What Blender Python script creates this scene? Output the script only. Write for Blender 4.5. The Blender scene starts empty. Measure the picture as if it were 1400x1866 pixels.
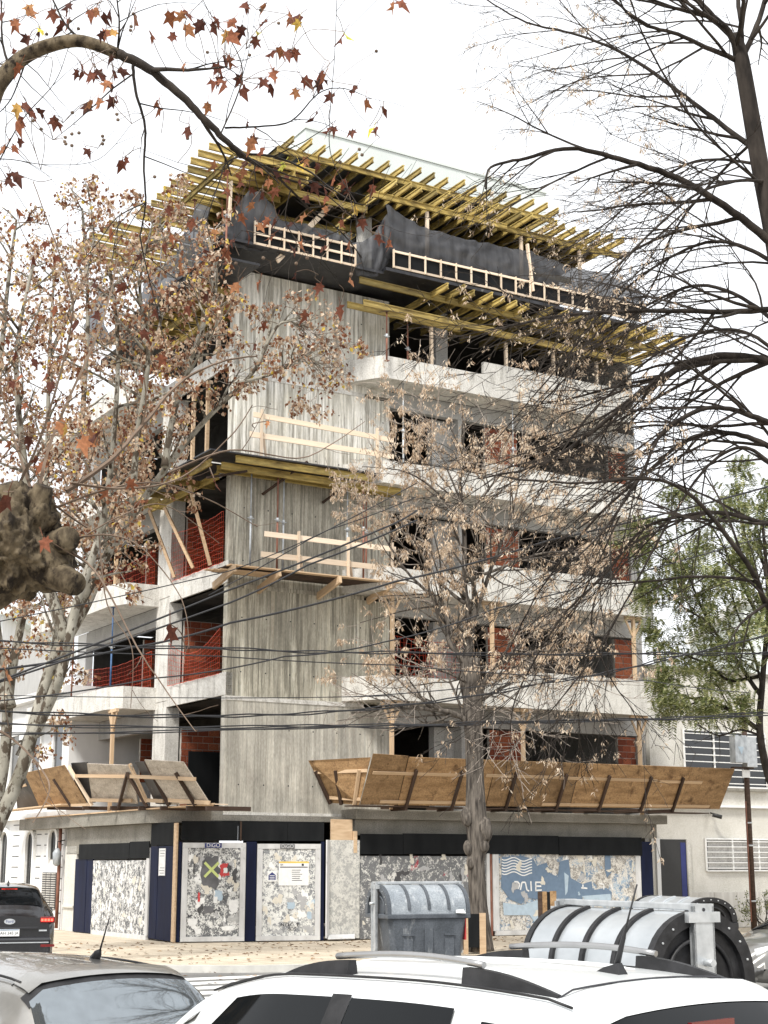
import bpy, bmesh, math, random
import numpy as np
from mathutils import Vector, Matrix, noise
rnd = random.Random(7)
R_ = math.radians
S = bpy.context.scene
C = S.collection
# ------------------------------------------------------------------ camera, sky, sun, exposure
CAM_H = 2.05; FPX = 2804.0; PITCH = R_(12.9)
cam = bpy.data.cameras.new('camera'); co = bpy.data.objects.new('camera', cam); C.objects.link(co)
co.location = (0, 0, CAM_H); co.rotation_euler = (math.pi/2 + PITCH, 0, 0)
cam.sensor_fit = 'HORIZONTAL'; cam.sensor_width = 36; cam.lens = FPX/1400*36; cam.clip_start = .1; cam.clip_end = 2000
S.camera = co
SUN_EL, SUN_AZ = R_(52), R_(205)       # soft light from behind the left shoulder
w = bpy.data.worlds.new('World'); S.world = w; w.use_nodes = True
nt = w.node_tree; nt.nodes.clear()
sky = nt.nodes.new('ShaderNodeTexSky'); sky.sky_type = 'NISHITA'; sky.sun_disc = False
sky.sun_elevation = SUN_EL; sky.sun_rotation = SUN_AZ; sky.dust_density = 4; sky.air_density = 1.0
hs = nt.nodes.new('ShaderNodeHueSaturation'); hs.inputs['Saturation'].default_value = .25
mx = nt.nodes.new('ShaderNodeMix'); mx.data_type = 'RGBA'; mx.inputs[0].default_value = .88
mx.inputs[7].default_value = (9.6, 9.8, 10.1, 1)   # an even bright cloud sheet
bg = nt.nodes.new('ShaderNodeBackground'); bg.inputs[1].default_value = .088
ou = nt.nodes.new('ShaderNodeOutputWorld')
nt.links.new(sky.outputs[0], hs.inputs['Color']); nt.links.new(hs.outputs[0], mx.inputs[6])
nt.links.new(mx.outputs[2], bg.inputs[0]); nt.links.new(bg.outputs[0], ou.inputs[0])
sl = bpy.data.lights.new('sun', 'SUN'); sl.energy = 2.6; sl.angle = R_(12); sl.color = (1, .96, .9)
so = bpy.data.objects.new('sun', sl); C.objects.link(so)
# light travels from azimuth SUN_AZ (clockwise from +Y) down
dv = Vector((math.sin(SUN_AZ)*math.cos(SUN_EL), math.cos(SUN_AZ)*math.cos(SUN_EL), math.sin(SUN_EL)))
so.rotation_euler = dv.to_track_quat('Z', 'Y').to_euler(); so.location = dv*80
S.view_settings.view_transform = 'Standard'; S.view_settings.look = 'None'
S.view_settings.exposure = 0.82; S.view_settings.gamma = 1; S.view_settings.use_curve_mapping = False

# ------------------------------------------------------------------ frames and pixel helpers
BA = R_(31.0); BO = Vector((-4.43, 43.1, 0))
FB = Matrix.Translation(BO) @ Matrix.Rotation(BA, 4, 'Z')     # building frame: x along right facade, y along left facade
FW = Matrix.Identity(4)
FBi = FB.inverted()
def ray(px, py):
    u = (px-700)/FPX; v = (933-py)/FPX
    return Vector((u, math.cos(PITCH)-v*math.sin(PITCH), math.sin(PITCH)+v*math.cos(PITCH)))
def pW(px, py, Y):
    d = ray(px, py); t = Y/d.y
    return Vector((d.x*t, Y, CAM_H+d.z*t))
def _pl(px, py, axis, c):
    d = FBi.to_3x3() @ ray(px, py); o = FBi @ Vector((0, 0, CAM_H))
    t = (c-o[axis])/d[axis]
    return o + d*t
def pR(px, py, c=0): return _pl(px, py, 1, c)      # on local plane y = c
def pL(px, py, c=0): return _pl(px, py, 0, c)      # on local plane x = c
def B(x, y, z=0): return FB @ Vector((x, y, z))

# ------------------------------------------------------------------ materials
def mk(name):
    m = bpy.data.materials.new(name); m.use_nodes = True
    n = m.node_tree; n.nodes.clear()
    o = n.nodes.new('ShaderNodeOutputMaterial'); b = n.nodes.new('ShaderNodeBsdfPrincipled')
    n.links.new(b.outputs[0], o.inputs[0])
    return m, n, b
def col(c): return (c[0], c[1], c[2], 1)
def texco(n, scale, coord='Object'):
    t = n.nodes.new('ShaderNodeTexCoord'); mp = n.nodes.new('ShaderNodeMapping')
    mp.inputs['Scale'].default_value = scale
    n.links.new(t.outputs[coord], mp.inputs[0]); return mp
def noise_n(n, scale, detail=5, s=1.0, rough=.55, coord='Object', dist=0):
    mp = texco(n, scale, coord); q = n.nodes.new('ShaderNodeTexNoise')
    q.inputs['Scale'].default_value = s; q.inputs['Detail'].default_value = detail; q.inputs['Roughness'].default_value = rough
    q.inputs['Distortion'].default_value = dist
    n.links.new(mp.outputs[0], q.inputs['Vector']); return q.outputs['Fac']
def ramp(n, fac, stops, interp='LINEAR'):
    r = n.nodes.new('ShaderNodeValToRGB'); r.color_ramp.interpolation = interp
    e = r.color_ramp.elements
    while len(e) < len(stops): e.new(.5)
    for k, (p, c) in enumerate(stops):
        e[k].position = p; e[k].color = col(c) if hasattr(c, '__len__') else (c, c, c, 1)
    n.links.new(fac, r.inputs[0]); return r.outputs[0]
def mixc(n, fac, a, b, mode='MIX'):
    m = n.nodes.new('ShaderNodeMix'); m.data_type = 'RGBA'; m.blend_type = mode
    for sock, v in ((m.inputs[0], fac), (m.inputs[6], a), (m.inputs[7], b)):
        if isinstance(v, (int, float)): sock.default_value = v
        elif isinstance(v, tuple): sock.default_value = col(v)
        else: n.links.new(v, sock)
    return m.outputs[2]
def bump(n, b, h, strength=.3, dist=.02):
    q = n.nodes.new('ShaderNodeBump'); q.inputs['Strength'].default_value = strength; q.inputs['Distance'].default_value = dist
    n.links.new(h, q.inputs['Height']); n.links.new(q.outputs[0], b.inputs['Normal'])
def nmat(name, c1, c2, scale=(3, 3, 3), rough=.8, detail=6, lo=.35, hi=.65, bmp=.25, spec=.3, metal=0, c3=None, scale3=(1, 1, 1), t3=(.55, .62), a3=1.0, fine=None, coat=0, var=0):
    m, n, b = mk(name)
    f = noise_n(n, scale, detail)
    c = ramp(n, f, [(lo, c1), (hi, c2)])
    if c3:
        g = noise_n(n, scale3, 6, rough=.65)
        c = mixc(n, ramp(n, g, [(t3[0], 0.0), (t3[1], a3)]), c, c3)
    if fine:
        g = noise_n(n, (fine,)*3, 3)
        c = mixc(n, .5, c, ramp(n, g, [(.3, .25), (.7, .75)]), 'OVERLAY')
    if var:      # every board, panel or beam has its own tone
        oi = n.nodes.new('ShaderNodeObjectInfo')
        c = mixc(n, 1.0, c, ramp(n, oi.outputs['Random'], [(0, (1-var,)*3), (.5, (1, .97, .93)), (1, (1+var*.35,)*3)]), 'MULTIPLY')
    n.links.new(c, b.inputs['Base Color']); b.inputs['Roughness'].default_value = rough
    b.inputs['Specular IOR Level'].default_value = spec; b.inputs['Metallic'].default_value = metal
    b.inputs['Coat Weight'].default_value = coat
    if bmp: bump(n, b, f, bmp)
    return m
def flat(name, c, rough=.6, spec=.4, metal=0, coat=0, emit=0, trans=0):
    m, n, b = mk(name)
    f = noise_n(n, (9, 9, 9), 4)
    n.links.new(ramp(n, f, [(.25, tuple(v*.88 for v in c)), (.75, tuple(min(1, v*1.08) for v in c))]), b.inputs['Base Color'])
    b.inputs['Roughness'].default_value = rough; b.inputs['Specular IOR Level'].default_value = spec
    b.inputs['Metallic'].default_value = metal; b.inputs['Coat Weight'].default_value = coat; b.inputs['Coat Roughness'].default_value = .06
    if emit:
        b.inputs['Emission Color'].default_value = col(c); b.inputs['Emission Strength'].default_value = emit
    if trans: b.inputs['Transmission Weight'].default_value = trans
    return m
def island(name, stops, rough=.75, trans=.25, amt=.35):
    """leaf colours, one per leaf"""
    m, n, b = mk(name)
    g = n.nodes.new('ShaderNodeNewGeometry')
    c = ramp(n, g.outputs['Random Per Island'], stops)
    n.links.new(c, b.inputs['Base Color']); b.inputs['Roughness'].default_value = rough; b.inputs['Specular IOR Level'].default_value = .25
    t = n.nodes.new('ShaderNodeBsdfTranslucent'); n.links.new(c, t.inputs[0])
    ms = n.nodes.new('ShaderNodeMixShader'); ms.inputs[0].default_value = amt
    n.links.new(b.outputs[0], ms.inputs[1]); n.links.new(t.outputs[0], ms.inputs[2])
    n.links.new(ms.outputs[0], n.nodes['Material Output'].inputs[0])
    return m
def objrand(name, stops, scale=(4, 4, 4), rough=.85, bmp=.3, var=.3, trans=0):
    """colour differs object by object"""
    m, n, b = mk(name)
    oi = n.nodes.new('ShaderNodeObjectInfo')
    c = ramp(n, oi.outputs['Random'], stops)
    f = noise_n(n, scale, 6)
    c = mixc(n, var, c, ramp(n, f, [(.3, .1), (.7, .9)]), 'OVERLAY')
    n.links.new(c, b.inputs['Base Color']); b.inputs['Roughness'].default_value = rough; b.inputs['Specular IOR Level'].default_value = .25
    if bmp: bump(n, b, f, bmp)
    if trans:
        t = n.nodes.new('ShaderNodeBsdfTranslucent'); n.links.new(c, t.inputs[0])
        ms = n.nodes.new('ShaderNodeMixShader'); ms.inputs[0].default_value = trans
        n.links.new(b.outputs[0], ms.inputs[1]); n.links.new(t.outputs[0], ms.inputs[2])
        n.links.new(ms.outputs[0], n.nodes['Material Output'].inputs[0])
    return m
def boardcast(name, lo, hi, dark, streak, seed, board=9.0, bc=1.0):
    """board-marked concrete: narrow vertical board prints, drips and blotches"""
    m, n, b = mk(name)
    t = n.nodes.new('ShaderNodeTexCoord'); mp = n.nodes.new('ShaderNodeMapping')
    mp.inputs['Location'].default_value = (seed*3.1, seed*1.7, seed*.9)
    n.links.new(t.outputs['Object'], mp.inputs[0])
    def nz(sc, det, rg=.6):
        q2 = n.nodes.new('ShaderNodeMapping'); q2.inputs['Scale'].default_value = sc
        n.links.new(mp.outputs[0], q2.inputs[0])
        q = n.nodes.new('ShaderNodeTexNoise'); q.inputs['Detail'].default_value = det; q.inputs['Roughness'].default_value = rg; q.inputs['Scale'].default_value = 1
        n.links.new(q2.outputs[0], q.inputs['Vector']); return q.outputs['Fac']
    sx = n.nodes.new('ShaderNodeSeparateXYZ'); n.links.new(mp.outputs[0], sx.inputs[0])
    def mth(op, a, v=None):
        q = n.nodes.new('ShaderNodeMath'); q.operation = op; n.links.new(a, q.inputs[0])
        if v is not None: q.inputs[1].default_value = v
        return q.outputs[0]
    bx_ = mth('MULTIPLY', sx.outputs['X'], 8.2); cellx = mth('FLOOR', bx_); frx = mth('FRACT', bx_)
    wn = n.nodes.new('ShaderNodeTexWhiteNoise'); wn.noise_dimensions = '1D'; n.links.new(cellx, wn.inputs['W'])
    boards = nz((board, board, .12), 2)
    drips = nz((11, 11, .55), 6, .7)
    blot = nz((1.1, 1.1, .8), 6, .65)
    fine = nz((40, 40, 9), 4)
    c = ramp(n, boards, [(.32, lo), (.68, hi)])
    c = mixc(n, bc, c, ramp(n, wn.outputs['Value'], [(0, .80), (1, 1.12)]), 'MULTIPLY')
    c = mixc(n, bc, c, ramp(n, frx, [(.0, .66), (.05, .72), (.10, 1.0), (.97, 1.0), (1, .8)]), 'MULTIPLY')
    c = mixc(n, .75-.2*bc, c, ramp(n, blot, [(.3, .22), (.7, .80)]), 'OVERLAY')
    c = mixc(n, .35, c, ramp(n, fine, [(.3, .2), (.7, .8)]), 'OVERLAY')
    gate = n.nodes.new('ShaderNodeMath'); gate.operation = 'MULTIPLY'
    n.links.new(ramp(n, drips, [(.46, 0.0), (.60, 1.0)]), gate.inputs[0]); n.links.new(ramp(n, blot, [(.32, .35), (.55, 1.0)]), gate.inputs[1])
    g2 = n.nodes.new('ShaderNodeMath'); g2.operation = 'MULTIPLY'; g2.inputs[1].default_value = streak
    n.links.new(gate.outputs[0], g2.inputs[0])
    c = mixc(n, g2.outputs[0], c, dark)
    n.links.new(c, b.inputs['Base Color']); b.inputs['Roughness'].default_value = .85; b.inputs['Specular IOR Level'].default_value = .25
    bump(n, b, boards, .35, .02)
    return m
def poster(name, base, white, cover, tints=(), scale=6.0, seed=0, dark=.25):
    scale *= 2.6
    """remains of many torn paste-ups"""
    m, n, b = mk(name)
    def nz(sc, det=8, rg=.65, off=0, dist=0.6):
        t = n.nodes.new('ShaderNodeTexCoord'); mp = n.nodes.new('ShaderNodeMapping')
        mp.inputs['Location'].default_value = (seed*2.3+off, seed+off*1.7, off*.7); mp.inputs['Scale'].default_value = sc
        n.links.new(t.outputs['Object'], mp.inputs[0])
        q = n.nodes.new('ShaderNodeTexNoise'); q.inputs['Detail'].default_value = det; q.inputs['Roughness'].default_value = rg
        q.inputs['Scale'].default_value = 1; q.inputs['Distortion'].default_value = dist
        n.links.new(mp.outputs[0], q.inputs['Vector']); return q.outputs['Fac']
    c = ramp(n, nz((1.5, 1.5, 1.5), 4, off=2), [(.3, tuple(v*.75 for v in base)), (.7, base)])
    for k, (tc, amt) in enumerate(tints):
        c = mixc(n, ramp(n, nz((1.1, 1.1, 1.3), 7, .6, off=11+7*k), [(.58-amt*.2, 0.0), (.6-amt*.2, .9)]), c, tc)
    p1 = nz((scale, scale, scale*.9), 12, .74, off=5, dist=1.2)
    p2 = nz((scale*.35, scale*.35, scale*.3), 5, .6, off=9)
    ad = n.nodes.new('ShaderNodeMath'); ad.operation = 'ADD'; n.links.new(p1, ad.inputs[0])
    mu = n.nodes.new('ShaderNodeMath'); mu.operation = 'MULTIPLY'; mu.inputs[1].default_value = .6; n.links.new(p2, mu.inputs[0])
    n.links.new(mu.outputs[0], ad.inputs[1])
    th = .8 - (cover-.5)*.35
    k1 = ramp(n, ad.outputs[0], [(th-.012, 0.0), (th+.012, 1.0)])
    c = mixc(n, k1, c, ramp(n, nz((3, 3, 3), 5, off=21), [(.3, tuple(v*.8 for v in white)), (.7, white)]))
    k2 = ramp(n, nz((scale*1.25, scale*1.25, scale*1.0), 7, .72, off=31, dist=1.8), [(.585, 0.0), (.605, dark*3 if dark < .33 else 1.0)])
    c = mixc(n, k2, c, (.035, .035, .04))
    n.links.new(c, b.inputs['Base Color']); b.inputs['Roughness'].default_value = .8; b.inputs['Specular IOR Level'].default_value = .2
    bump(n, b, p1, .35, .012)
    return m
def bark(name, c1, c2, scale, c3=None, t3=(.5, .55), s3=(4, 4, 2), bmp=.6):
    return nmat(name, c1, c2, scale, .9, 7, .35, .65, bmp, .2, c3=c3, scale3=s3, t3=t3)
def wood(name, c1, c2, rough=.75, c3=None, scale=(2, 14, 14)):
    return nmat(name, c1, c2, scale, rough, 5, .3, .7, .15, .25, c3=c3, scale3=(2.5, 2.5, 2.5), t3=(.6, .72), a3=.7, var=.28)

M = {}
M['cast0'] = boardcast('concrete_smooth', (.43, .408, .352), (.56, .535, .468), (.16, .15, .13), .45, 1, 8.0, .6)
M['cast1'] = boardcast('concrete_stained', (.37, .345, .28), (.60, .57, .47), (.085, .078, .06), .72, 2, 9.0, .6)
M['cast2'] = boardcast('concrete_boards', (.36, .337, .28), (.55, .525, .44), (.09, .082, .066), .72, 3)
M['cast3'] = boardcast('concrete_pale_boards', (.60, .58, .515), (.82, .795, .71), (.18, .165, .13), .8, 4, 9.0, .8)
M['slab'] = nmat('concrete_slab', (.50, .485, .45), (.70, .685, .64), (2.2, 2.2, 1.6), .85, 8, .3, .7, .2, .25, c3=(.24, .225, .195), scale3=(4.5, 4.5, .9), t3=(.50, .72), a3=.7, fine=26)
M['grey_conc'] = nmat('concrete_grey', (.30, .295, .28), (.45, .44, .42), (1.7, 1.7, 1.2), .88, 7, .3, .7, .15, .25, c3=(.17, .16, .15), scale3=(2.5, 2.5, .8), t3=(.55, .75), a3=.6, fine=30)
M['plaster'] = nmat('stained_plaster', (.19, .178, .15), (.29, .275, .24), (1.2, 1.2, 1.6), .9, 7, .3, .7, .15, .2, c3=(.16, .15, .13), scale3=(3, 3, .8), t3=(.54, .72), a3=.7, fine=30)  # stains, plus a base tone lowered for the shade under the catch platforms
M['shade_int'] = nmat('shade_darkened_concrete', (.035, .033, .03), (.07, .067, .062), (1.5,)*3, .95, spec=.1)  # concrete with the deep shade of the rooms put into its colour
M['brick'] = objrand('clay_brick', [(0, (.14, .035, .018)), (.5, (.24, .065, .032)), (1, (.33, .11, .055))], (7, 7, 7), .9, .3, .45)
M['mortar'] = nmat('mortar', (.30, .28, .25), (.44, .42, .38), (6,)*3, .95)
M['yellow'] = nmat('yellow_formwork_timber', (.31, .22, .055), (.54, .425, .15), (1.5, 9, 9), .6, 5, .3, .7, .1, .35, c3=(.16, .11, .035), scale3=(5, 5, 5), t3=(.46, .66), a3=.85, var=.5, fine=18)
M['timber'] = wood('raw_timber', (.46, .32, .20), (.64, .49, .33), c3=(.25, .17, .11))
M['timber_pale'] = wood('pale_new_timber', (.66, .53, .40), (.82, .70, .56), c3=(.45, .34, .25))
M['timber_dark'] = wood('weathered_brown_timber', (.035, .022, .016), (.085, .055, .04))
M['ply'] = nmat('orange_plywood', (.23, .140, .068), (.42, .275, .145), (1.4, 1.4, 7), .75, 7, .3, .7, .12, .25, c3=(.10, .055, .028), scale3=(3.5, 3.5, 4), t3=(.54, .70), a3=.85, fine=22, var=.35)
M['ply_grey'] = nmat('weathered_plywood', (.36, .31, .25), (.55, .49, .41), (1.6, 1.6, 8), .8, 7, .3, .7, .12, .25, c3=(.20, .16, .12), scale3=(3.5, 3.5, 2.5), t3=(.56, .70), a3=.75, fine=22)
M['film'] = nmat('black_film_board', (.012, .012, .014), (.035, .035, .04), (3, 3, 2), .45, 6, .3, .7, .1, .4, c3=(.20, .20, .19), scale3=(7, 7, 3), t3=(.63, .68), a3=.6)
M['black_board'] = nmat('black_painted_board', (.005, .006, .007), (.012, .013, .014), (3, 3, .8), .7, 5, .3, .7, .1, .15)
M['navy'] = nmat('navy_painted_board', (.004, .006, .020), (.008, .013, .042), (4, 4, .7), .6, 6, .3, .7, .12, .15, c3=(.35, .35, .36), scale3=(5, 5, 1.6), t3=(.70, .74), a3=.6)
M['tarp'] = nmat('black_debris_mesh', (.040, .041, .045), (.068, .069, .075), (9, 9, .8), .6, 5, .3, .7, .1, .35)
M['frame_white'] = nmat('pale_painted_frame', (.50, .50, .49), (.66, .66, .65), (4, 4, 2), .6, 6, .3, .7, .1, .35, c3=(.25, .24, .22), scale3=(6, 6, 6), t3=(.62, .70), a3=.5)
M['post1'] = poster('torn_paste_ups', (.16, .165, .17), (.80, .79, .76), .5, (), 6.5, 1, .33)
M['post2'] = poster('torn_paste_ups_grey', (.17, .175, .18), (.78, .78, .75), .50, (((.04, .04, .05), .0), ((.35, .55, .72), -.25)), 6, 2, .33)
M['post3'] = poster('torn_paste_ups_pale', (.27, .28, .29), (.80, .80, .76), .54, (((.45, .60, .72), -.2),), 6.5, 3, .14)
M['post4'] = poster('scraped_board', (.46, .46, .44), (.70, .69, .64), .55, (), 5, 4, .12)
M['post5'] = poster('torn_grey_hoarding', (.20, .205, .21), (.72, .71, .67), .36, (((.42, .06, .08), -.35),), 5, 5, .14)
M['post6'] = poster('blue_remains', (.33, .31, .28), (.72, .69, .63), .52, (((.17, .26, .37), .25), ((.36, .46, .55), .1)), 6, 6, .22)
M['paper'] = flat('white_paper', (.80, .80, .78), .7)
M['ink'] = flat('printed_black', (.03, .03, .035), .6)
M['ink_blue'] = flat('printed_blue', (.14, .205, .29), .6)
M['ink_pale'] = flat('printed_pale_blue', (.42, .52, .60), .6)
M['ink_yellow'] = flat('printed_yellow', (.75, .52, .10), .6)
M['ink_lime'] = flat('lime_tape', (.60, .68, .25), .6)
M['ink_red'] = flat('printed_red', (.55, .06, .06), .6)
M['ink_navy'] = flat('printed_navy', (.03, .04, .16), .6)
M['orange_net'] = flat('orange_mesh_net', (.50, .06, .025), .6)
M['steel'] = nmat('galvanised_steel', (.42, .44, .45), (.60, .62, .63), (8, 8, 8), .45, 5, .3, .7, .08, .5, metal=.6)
M['prop_red'] = nmat('rusty_steel_prop', (.17, .07, .045), (.30, .14, .10), (6, 6, 3), .7)
M['prop_blue'] = nmat('blue_steel_prop', (.04, .09, .20), (.09, .17, .32), (6, 6, 3), .6)
M['prop_grey'] = nmat('grey_steel_prop', (.30, .32, .34), (.55, .58, .60), (6, 6, 3), .5, metal=.3)
M['cream'] = nmat('cream_render', (.54, .525, .475), (.64, .62, .57), (1.3, 1.3, 1), .9, 7, .3, .7, .1, .2, c3=(.33, .31, .27), scale3=(1.3, 1.3, .5), t3=(.58, .78), a3=.5, fine=40)
M['cream2'] = nmat('pale_cladding', (.48, .46, .42), (.60, .58, .54), (6, 6, .7), .8, 6)
M['white_wall'] = nmat('white_render', (.68, .68, .67), (.80, .80, .79), (2, 2, 1), .8, 6, .3, .7, .08, .25)
M['core'] = nmat('pale_green_render', (.60, .64, .61), (.68, .72, .69), (.8, .8, .5), .85, 6, .3, .7, .05, .2)
M['white_paint'] = flat('white_paint', (.78, .78, .76), .45)
M['glass_dark'] = flat('dark_glass', (.012, .014, .016), .05, .6, coat=.3)
M['iron'] = flat('dark_iron', (.03, .03, .03), .5)
M['cable'] = flat('black_cable', (.018, .018, .02), .55)
M['asphalt'] = nmat('asphalt', (.13, .13, .125), (.21, .205, .195), (.8, .8, .8), .9, 8, .3, .7, .2, .3, c3=(.07, .07, .07), scale3=(.5, 2.2, 1), t3=(.6, .72), a3=.6, fine=40)
M['paving'] = nmat('worn_paving', (.50, .43, .33), (.66, .58, .46), (1.1, 1.1, 1), .85, 8, .3, .7, .1, .3, c3=(.30, .24, .18), scale3=(1.3, 1.3, 1), t3=(.54, .75), a3=.7, fine=30)
M['kerb'] = nmat('kerb_concrete', (.45, .44, .41), (.58, .57, .53), (3, 3, 3), .9)
M['road_white'] = nmat('worn_road_paint', (.70, .70, .68), (.80, .80, .78), (4, 4, 4), .8, 7, c3=(.30, .30, .29), scale3=(5, 5, 5), t3=(.6, .68), a3=.8)
M['car_white'] = nmat('white_car_paint', (.60, .62, .62), (.69, .71, .71), (2.5, 2.5, 2.5), .3, 6, .3, .7, 0, .4, c3=(.46, .46, .44), scale3=(7, 7, 7), t3=(.58, .8), a3=.45, coat=.45)
M['car_silver'] = nmat('dusty_silver_paint', (.24, .235, .22), (.34, .33, .31), (5, 5, 5), .28, 5, .3, .7, 0, .5, metal=.55, coat=.8)
M['car_black'] = flat('black_car_paint', (.010, .010, .012), .15, .5, coat=1)
M['car_grey'] = nmat('grey_car_paint', (.17, .165, .155), (.24, .235, .22), (4, 4, 4), .3, 4, .3, .7, 0, .5, metal=.5, coat=.8)
M['trim'] = nmat('black_plastic', (.012, .012, .013), (.028, .028, .03), (9, 9, 9), .5, 4)
M['rail'] = flat('satin_grey_rail', (.35, .35, .35), .3, .5, metal=.7)
M['window'] = flat('car_window', (.005, .006, .007), .05, .2)
M['rear_glass'] = flat('reflecting_rear_glass', (.30, .33, .35), .04, .5, metal=.85)
M['red_glow'] = flat('lit_tail_light', (.9, .05, .03), .3, emit=4)
M['red_lens'] = flat('red_lens', (.16, .008, .008), .2, coat=.5)
M['lens'] = flat('clear_lamp', (.75, .77, .78), .1, coat=1)
M['tyre'] = flat('tyre_rubber', (.02, .02, .02), .8)
M['bin'] = nmat('grey_container_plastic', (.055, .063, .073), (.11, .122, .138), (2.5, 2.5, 2), .45, 6, .3, .7, .06, .4, c3=(.40, .41, .41), scale3=(6, 6, 2), t3=(.60, .72), a3=.6, fine=35)
M['bin_lid'] = nmat('scuffed_grey_lid', (.20, .225, .25), (.33, .36, .385), (2.5, 2.5, 3), .38, 6, .3, .7, .05, .5, c3=(.62, .64, .65), scale3=(7, 7, 5), t3=(.56, .7), a3=.6, fine=35)
M['lid_pale'] = nmat('shiny_grey_lid', (.33, .355, .375), (.50, .53, .55), (1.5, 1.5, 3), .3, 5, .3, .7, .03, .5, metal=.25, coat=.4)
M['bark_dark'] = bark('dark_bark', (.016, .013, .011), (.05, .041, .034), (9, 9, 3))
M['bark_grey'] = bark('furrowed_grey_bark', (.035, .03, .026), (.17, .148, .125), (16, 16, 2.2), bmp=.9)
M['bark_plane'] = bark('mottled_plane_bark', (.16, .147, .115), (.34, .32, .27), (2, 2, 1.5), c3=(.07, .055, .04), t3=(.50, .55), s3=(6, 6, 3.2), bmp=.3)
M['bark_near'] = bark('flaking_plane_bark', (.040, .030, .019), (.17, .135, .088), (13, 13, 9), c3=(.02, .015, .011), t3=(.50, .60), s3=(10, 10, 6), bmp=1.0)
M['twig'] = bark('pale_twig', (.20, .165, .14), (.40, .35, .30), (6, 6, 6), bmp=0)
M['twig_brown'] = bark('brown_twig', (.10, .07, .05), (.19, .14, .105), (6, 6, 6), bmp=0)
M['leaf_big'] = objrand('dry_plane_leaf', [(0, (.06, .020, .013)), (.45, (.13, .040, .022)), (.75, (.24, .085, .04)), (.94, (.36, .165, .075)), (.965, (.62, .48, .06)), (1, (.50, .52, .10))], (5, 5, 5), .75, .3, .5, trans=.16)
M['leaf_dry'] = island('dry_leaves', [(0, (.10, .038, .02)), (.25, (.24, .10, .05)), (.5, (.36, .235, .15)), (.75, (.55, .42, .30)), (.95, (.72, .60, .47)), (.97, (.65, .48, .10)), (1, (.6, .45, .08))])
M['leaf_tan'] = island('tan_winged_seeds', [(0, (.34, .23, .15)), (.5, (.60, .47, .34)), (1, (.78, .67, .53))])
M['leaf_green'] = island('feathery_leaves', [(0, (.07, .09, .03)), (.4, (.17, .20, .075)), (.8, (.30, .31, .14)), (1, (.42, .40, .20))])
M['litter'] = island('fallen_leaves', [(0, (.10, .06, .035)), (.6, (.22, .13, .07)), (1, (.40, .27, .15))], amt=.1)

# the debris mesh lets some light through
_m = M['tarp']; _n = _m.node_tree; _t = _n.nodes.new('ShaderNodeBsdfTransparent'); _x = _n.nodes.new('ShaderNodeMixShader'); _x.inputs[0].default_value = .14
_b = [q for q in _n.nodes if q.type == 'BSDF_PRINCIPLED'][0]; _n.links.new(_b.outputs[0], _x.inputs[1]); _n.links.new(_t.outputs[0], _x.inputs[2]); _n.links.new(_x.outputs[0], _n.nodes['Material Output'].inputs[0])
# slab joints of the pavement
_n = M['paving'].node_tree; _b = [q for q in _n.nodes if q.type == 'BSDF_PRINCIPLED'][0]; _c = _b.inputs['Base Color'].links[0].from_socket
_k = _n.nodes.new('ShaderNodeTexBrick'); _k.inputs['Scale'].default_value = 1.0; _k.inputs['Brick Width'].default_value = .6; _k.inputs['Row Height'].default_value = .6; _k.inputs['Mortar Size'].default_value = .014; _k.offset = 0
_k.inputs['Color1'].default_value = (1,1,1,1); _k.inputs['Color2'].default_value = (.86,.85,.84,1); _k.inputs['Mortar'].default_value = (.5,.47,.43,1)
_tc = _n.nodes.new('ShaderNodeTexCoord'); _n.links.new(_tc.outputs['Object'], _k.inputs['Vector']); _n.links.new(mixc(_n, 1.0, _c, _k.outputs['Color'], 'MULTIPLY'), _b.inputs['Base Color'])
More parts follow.
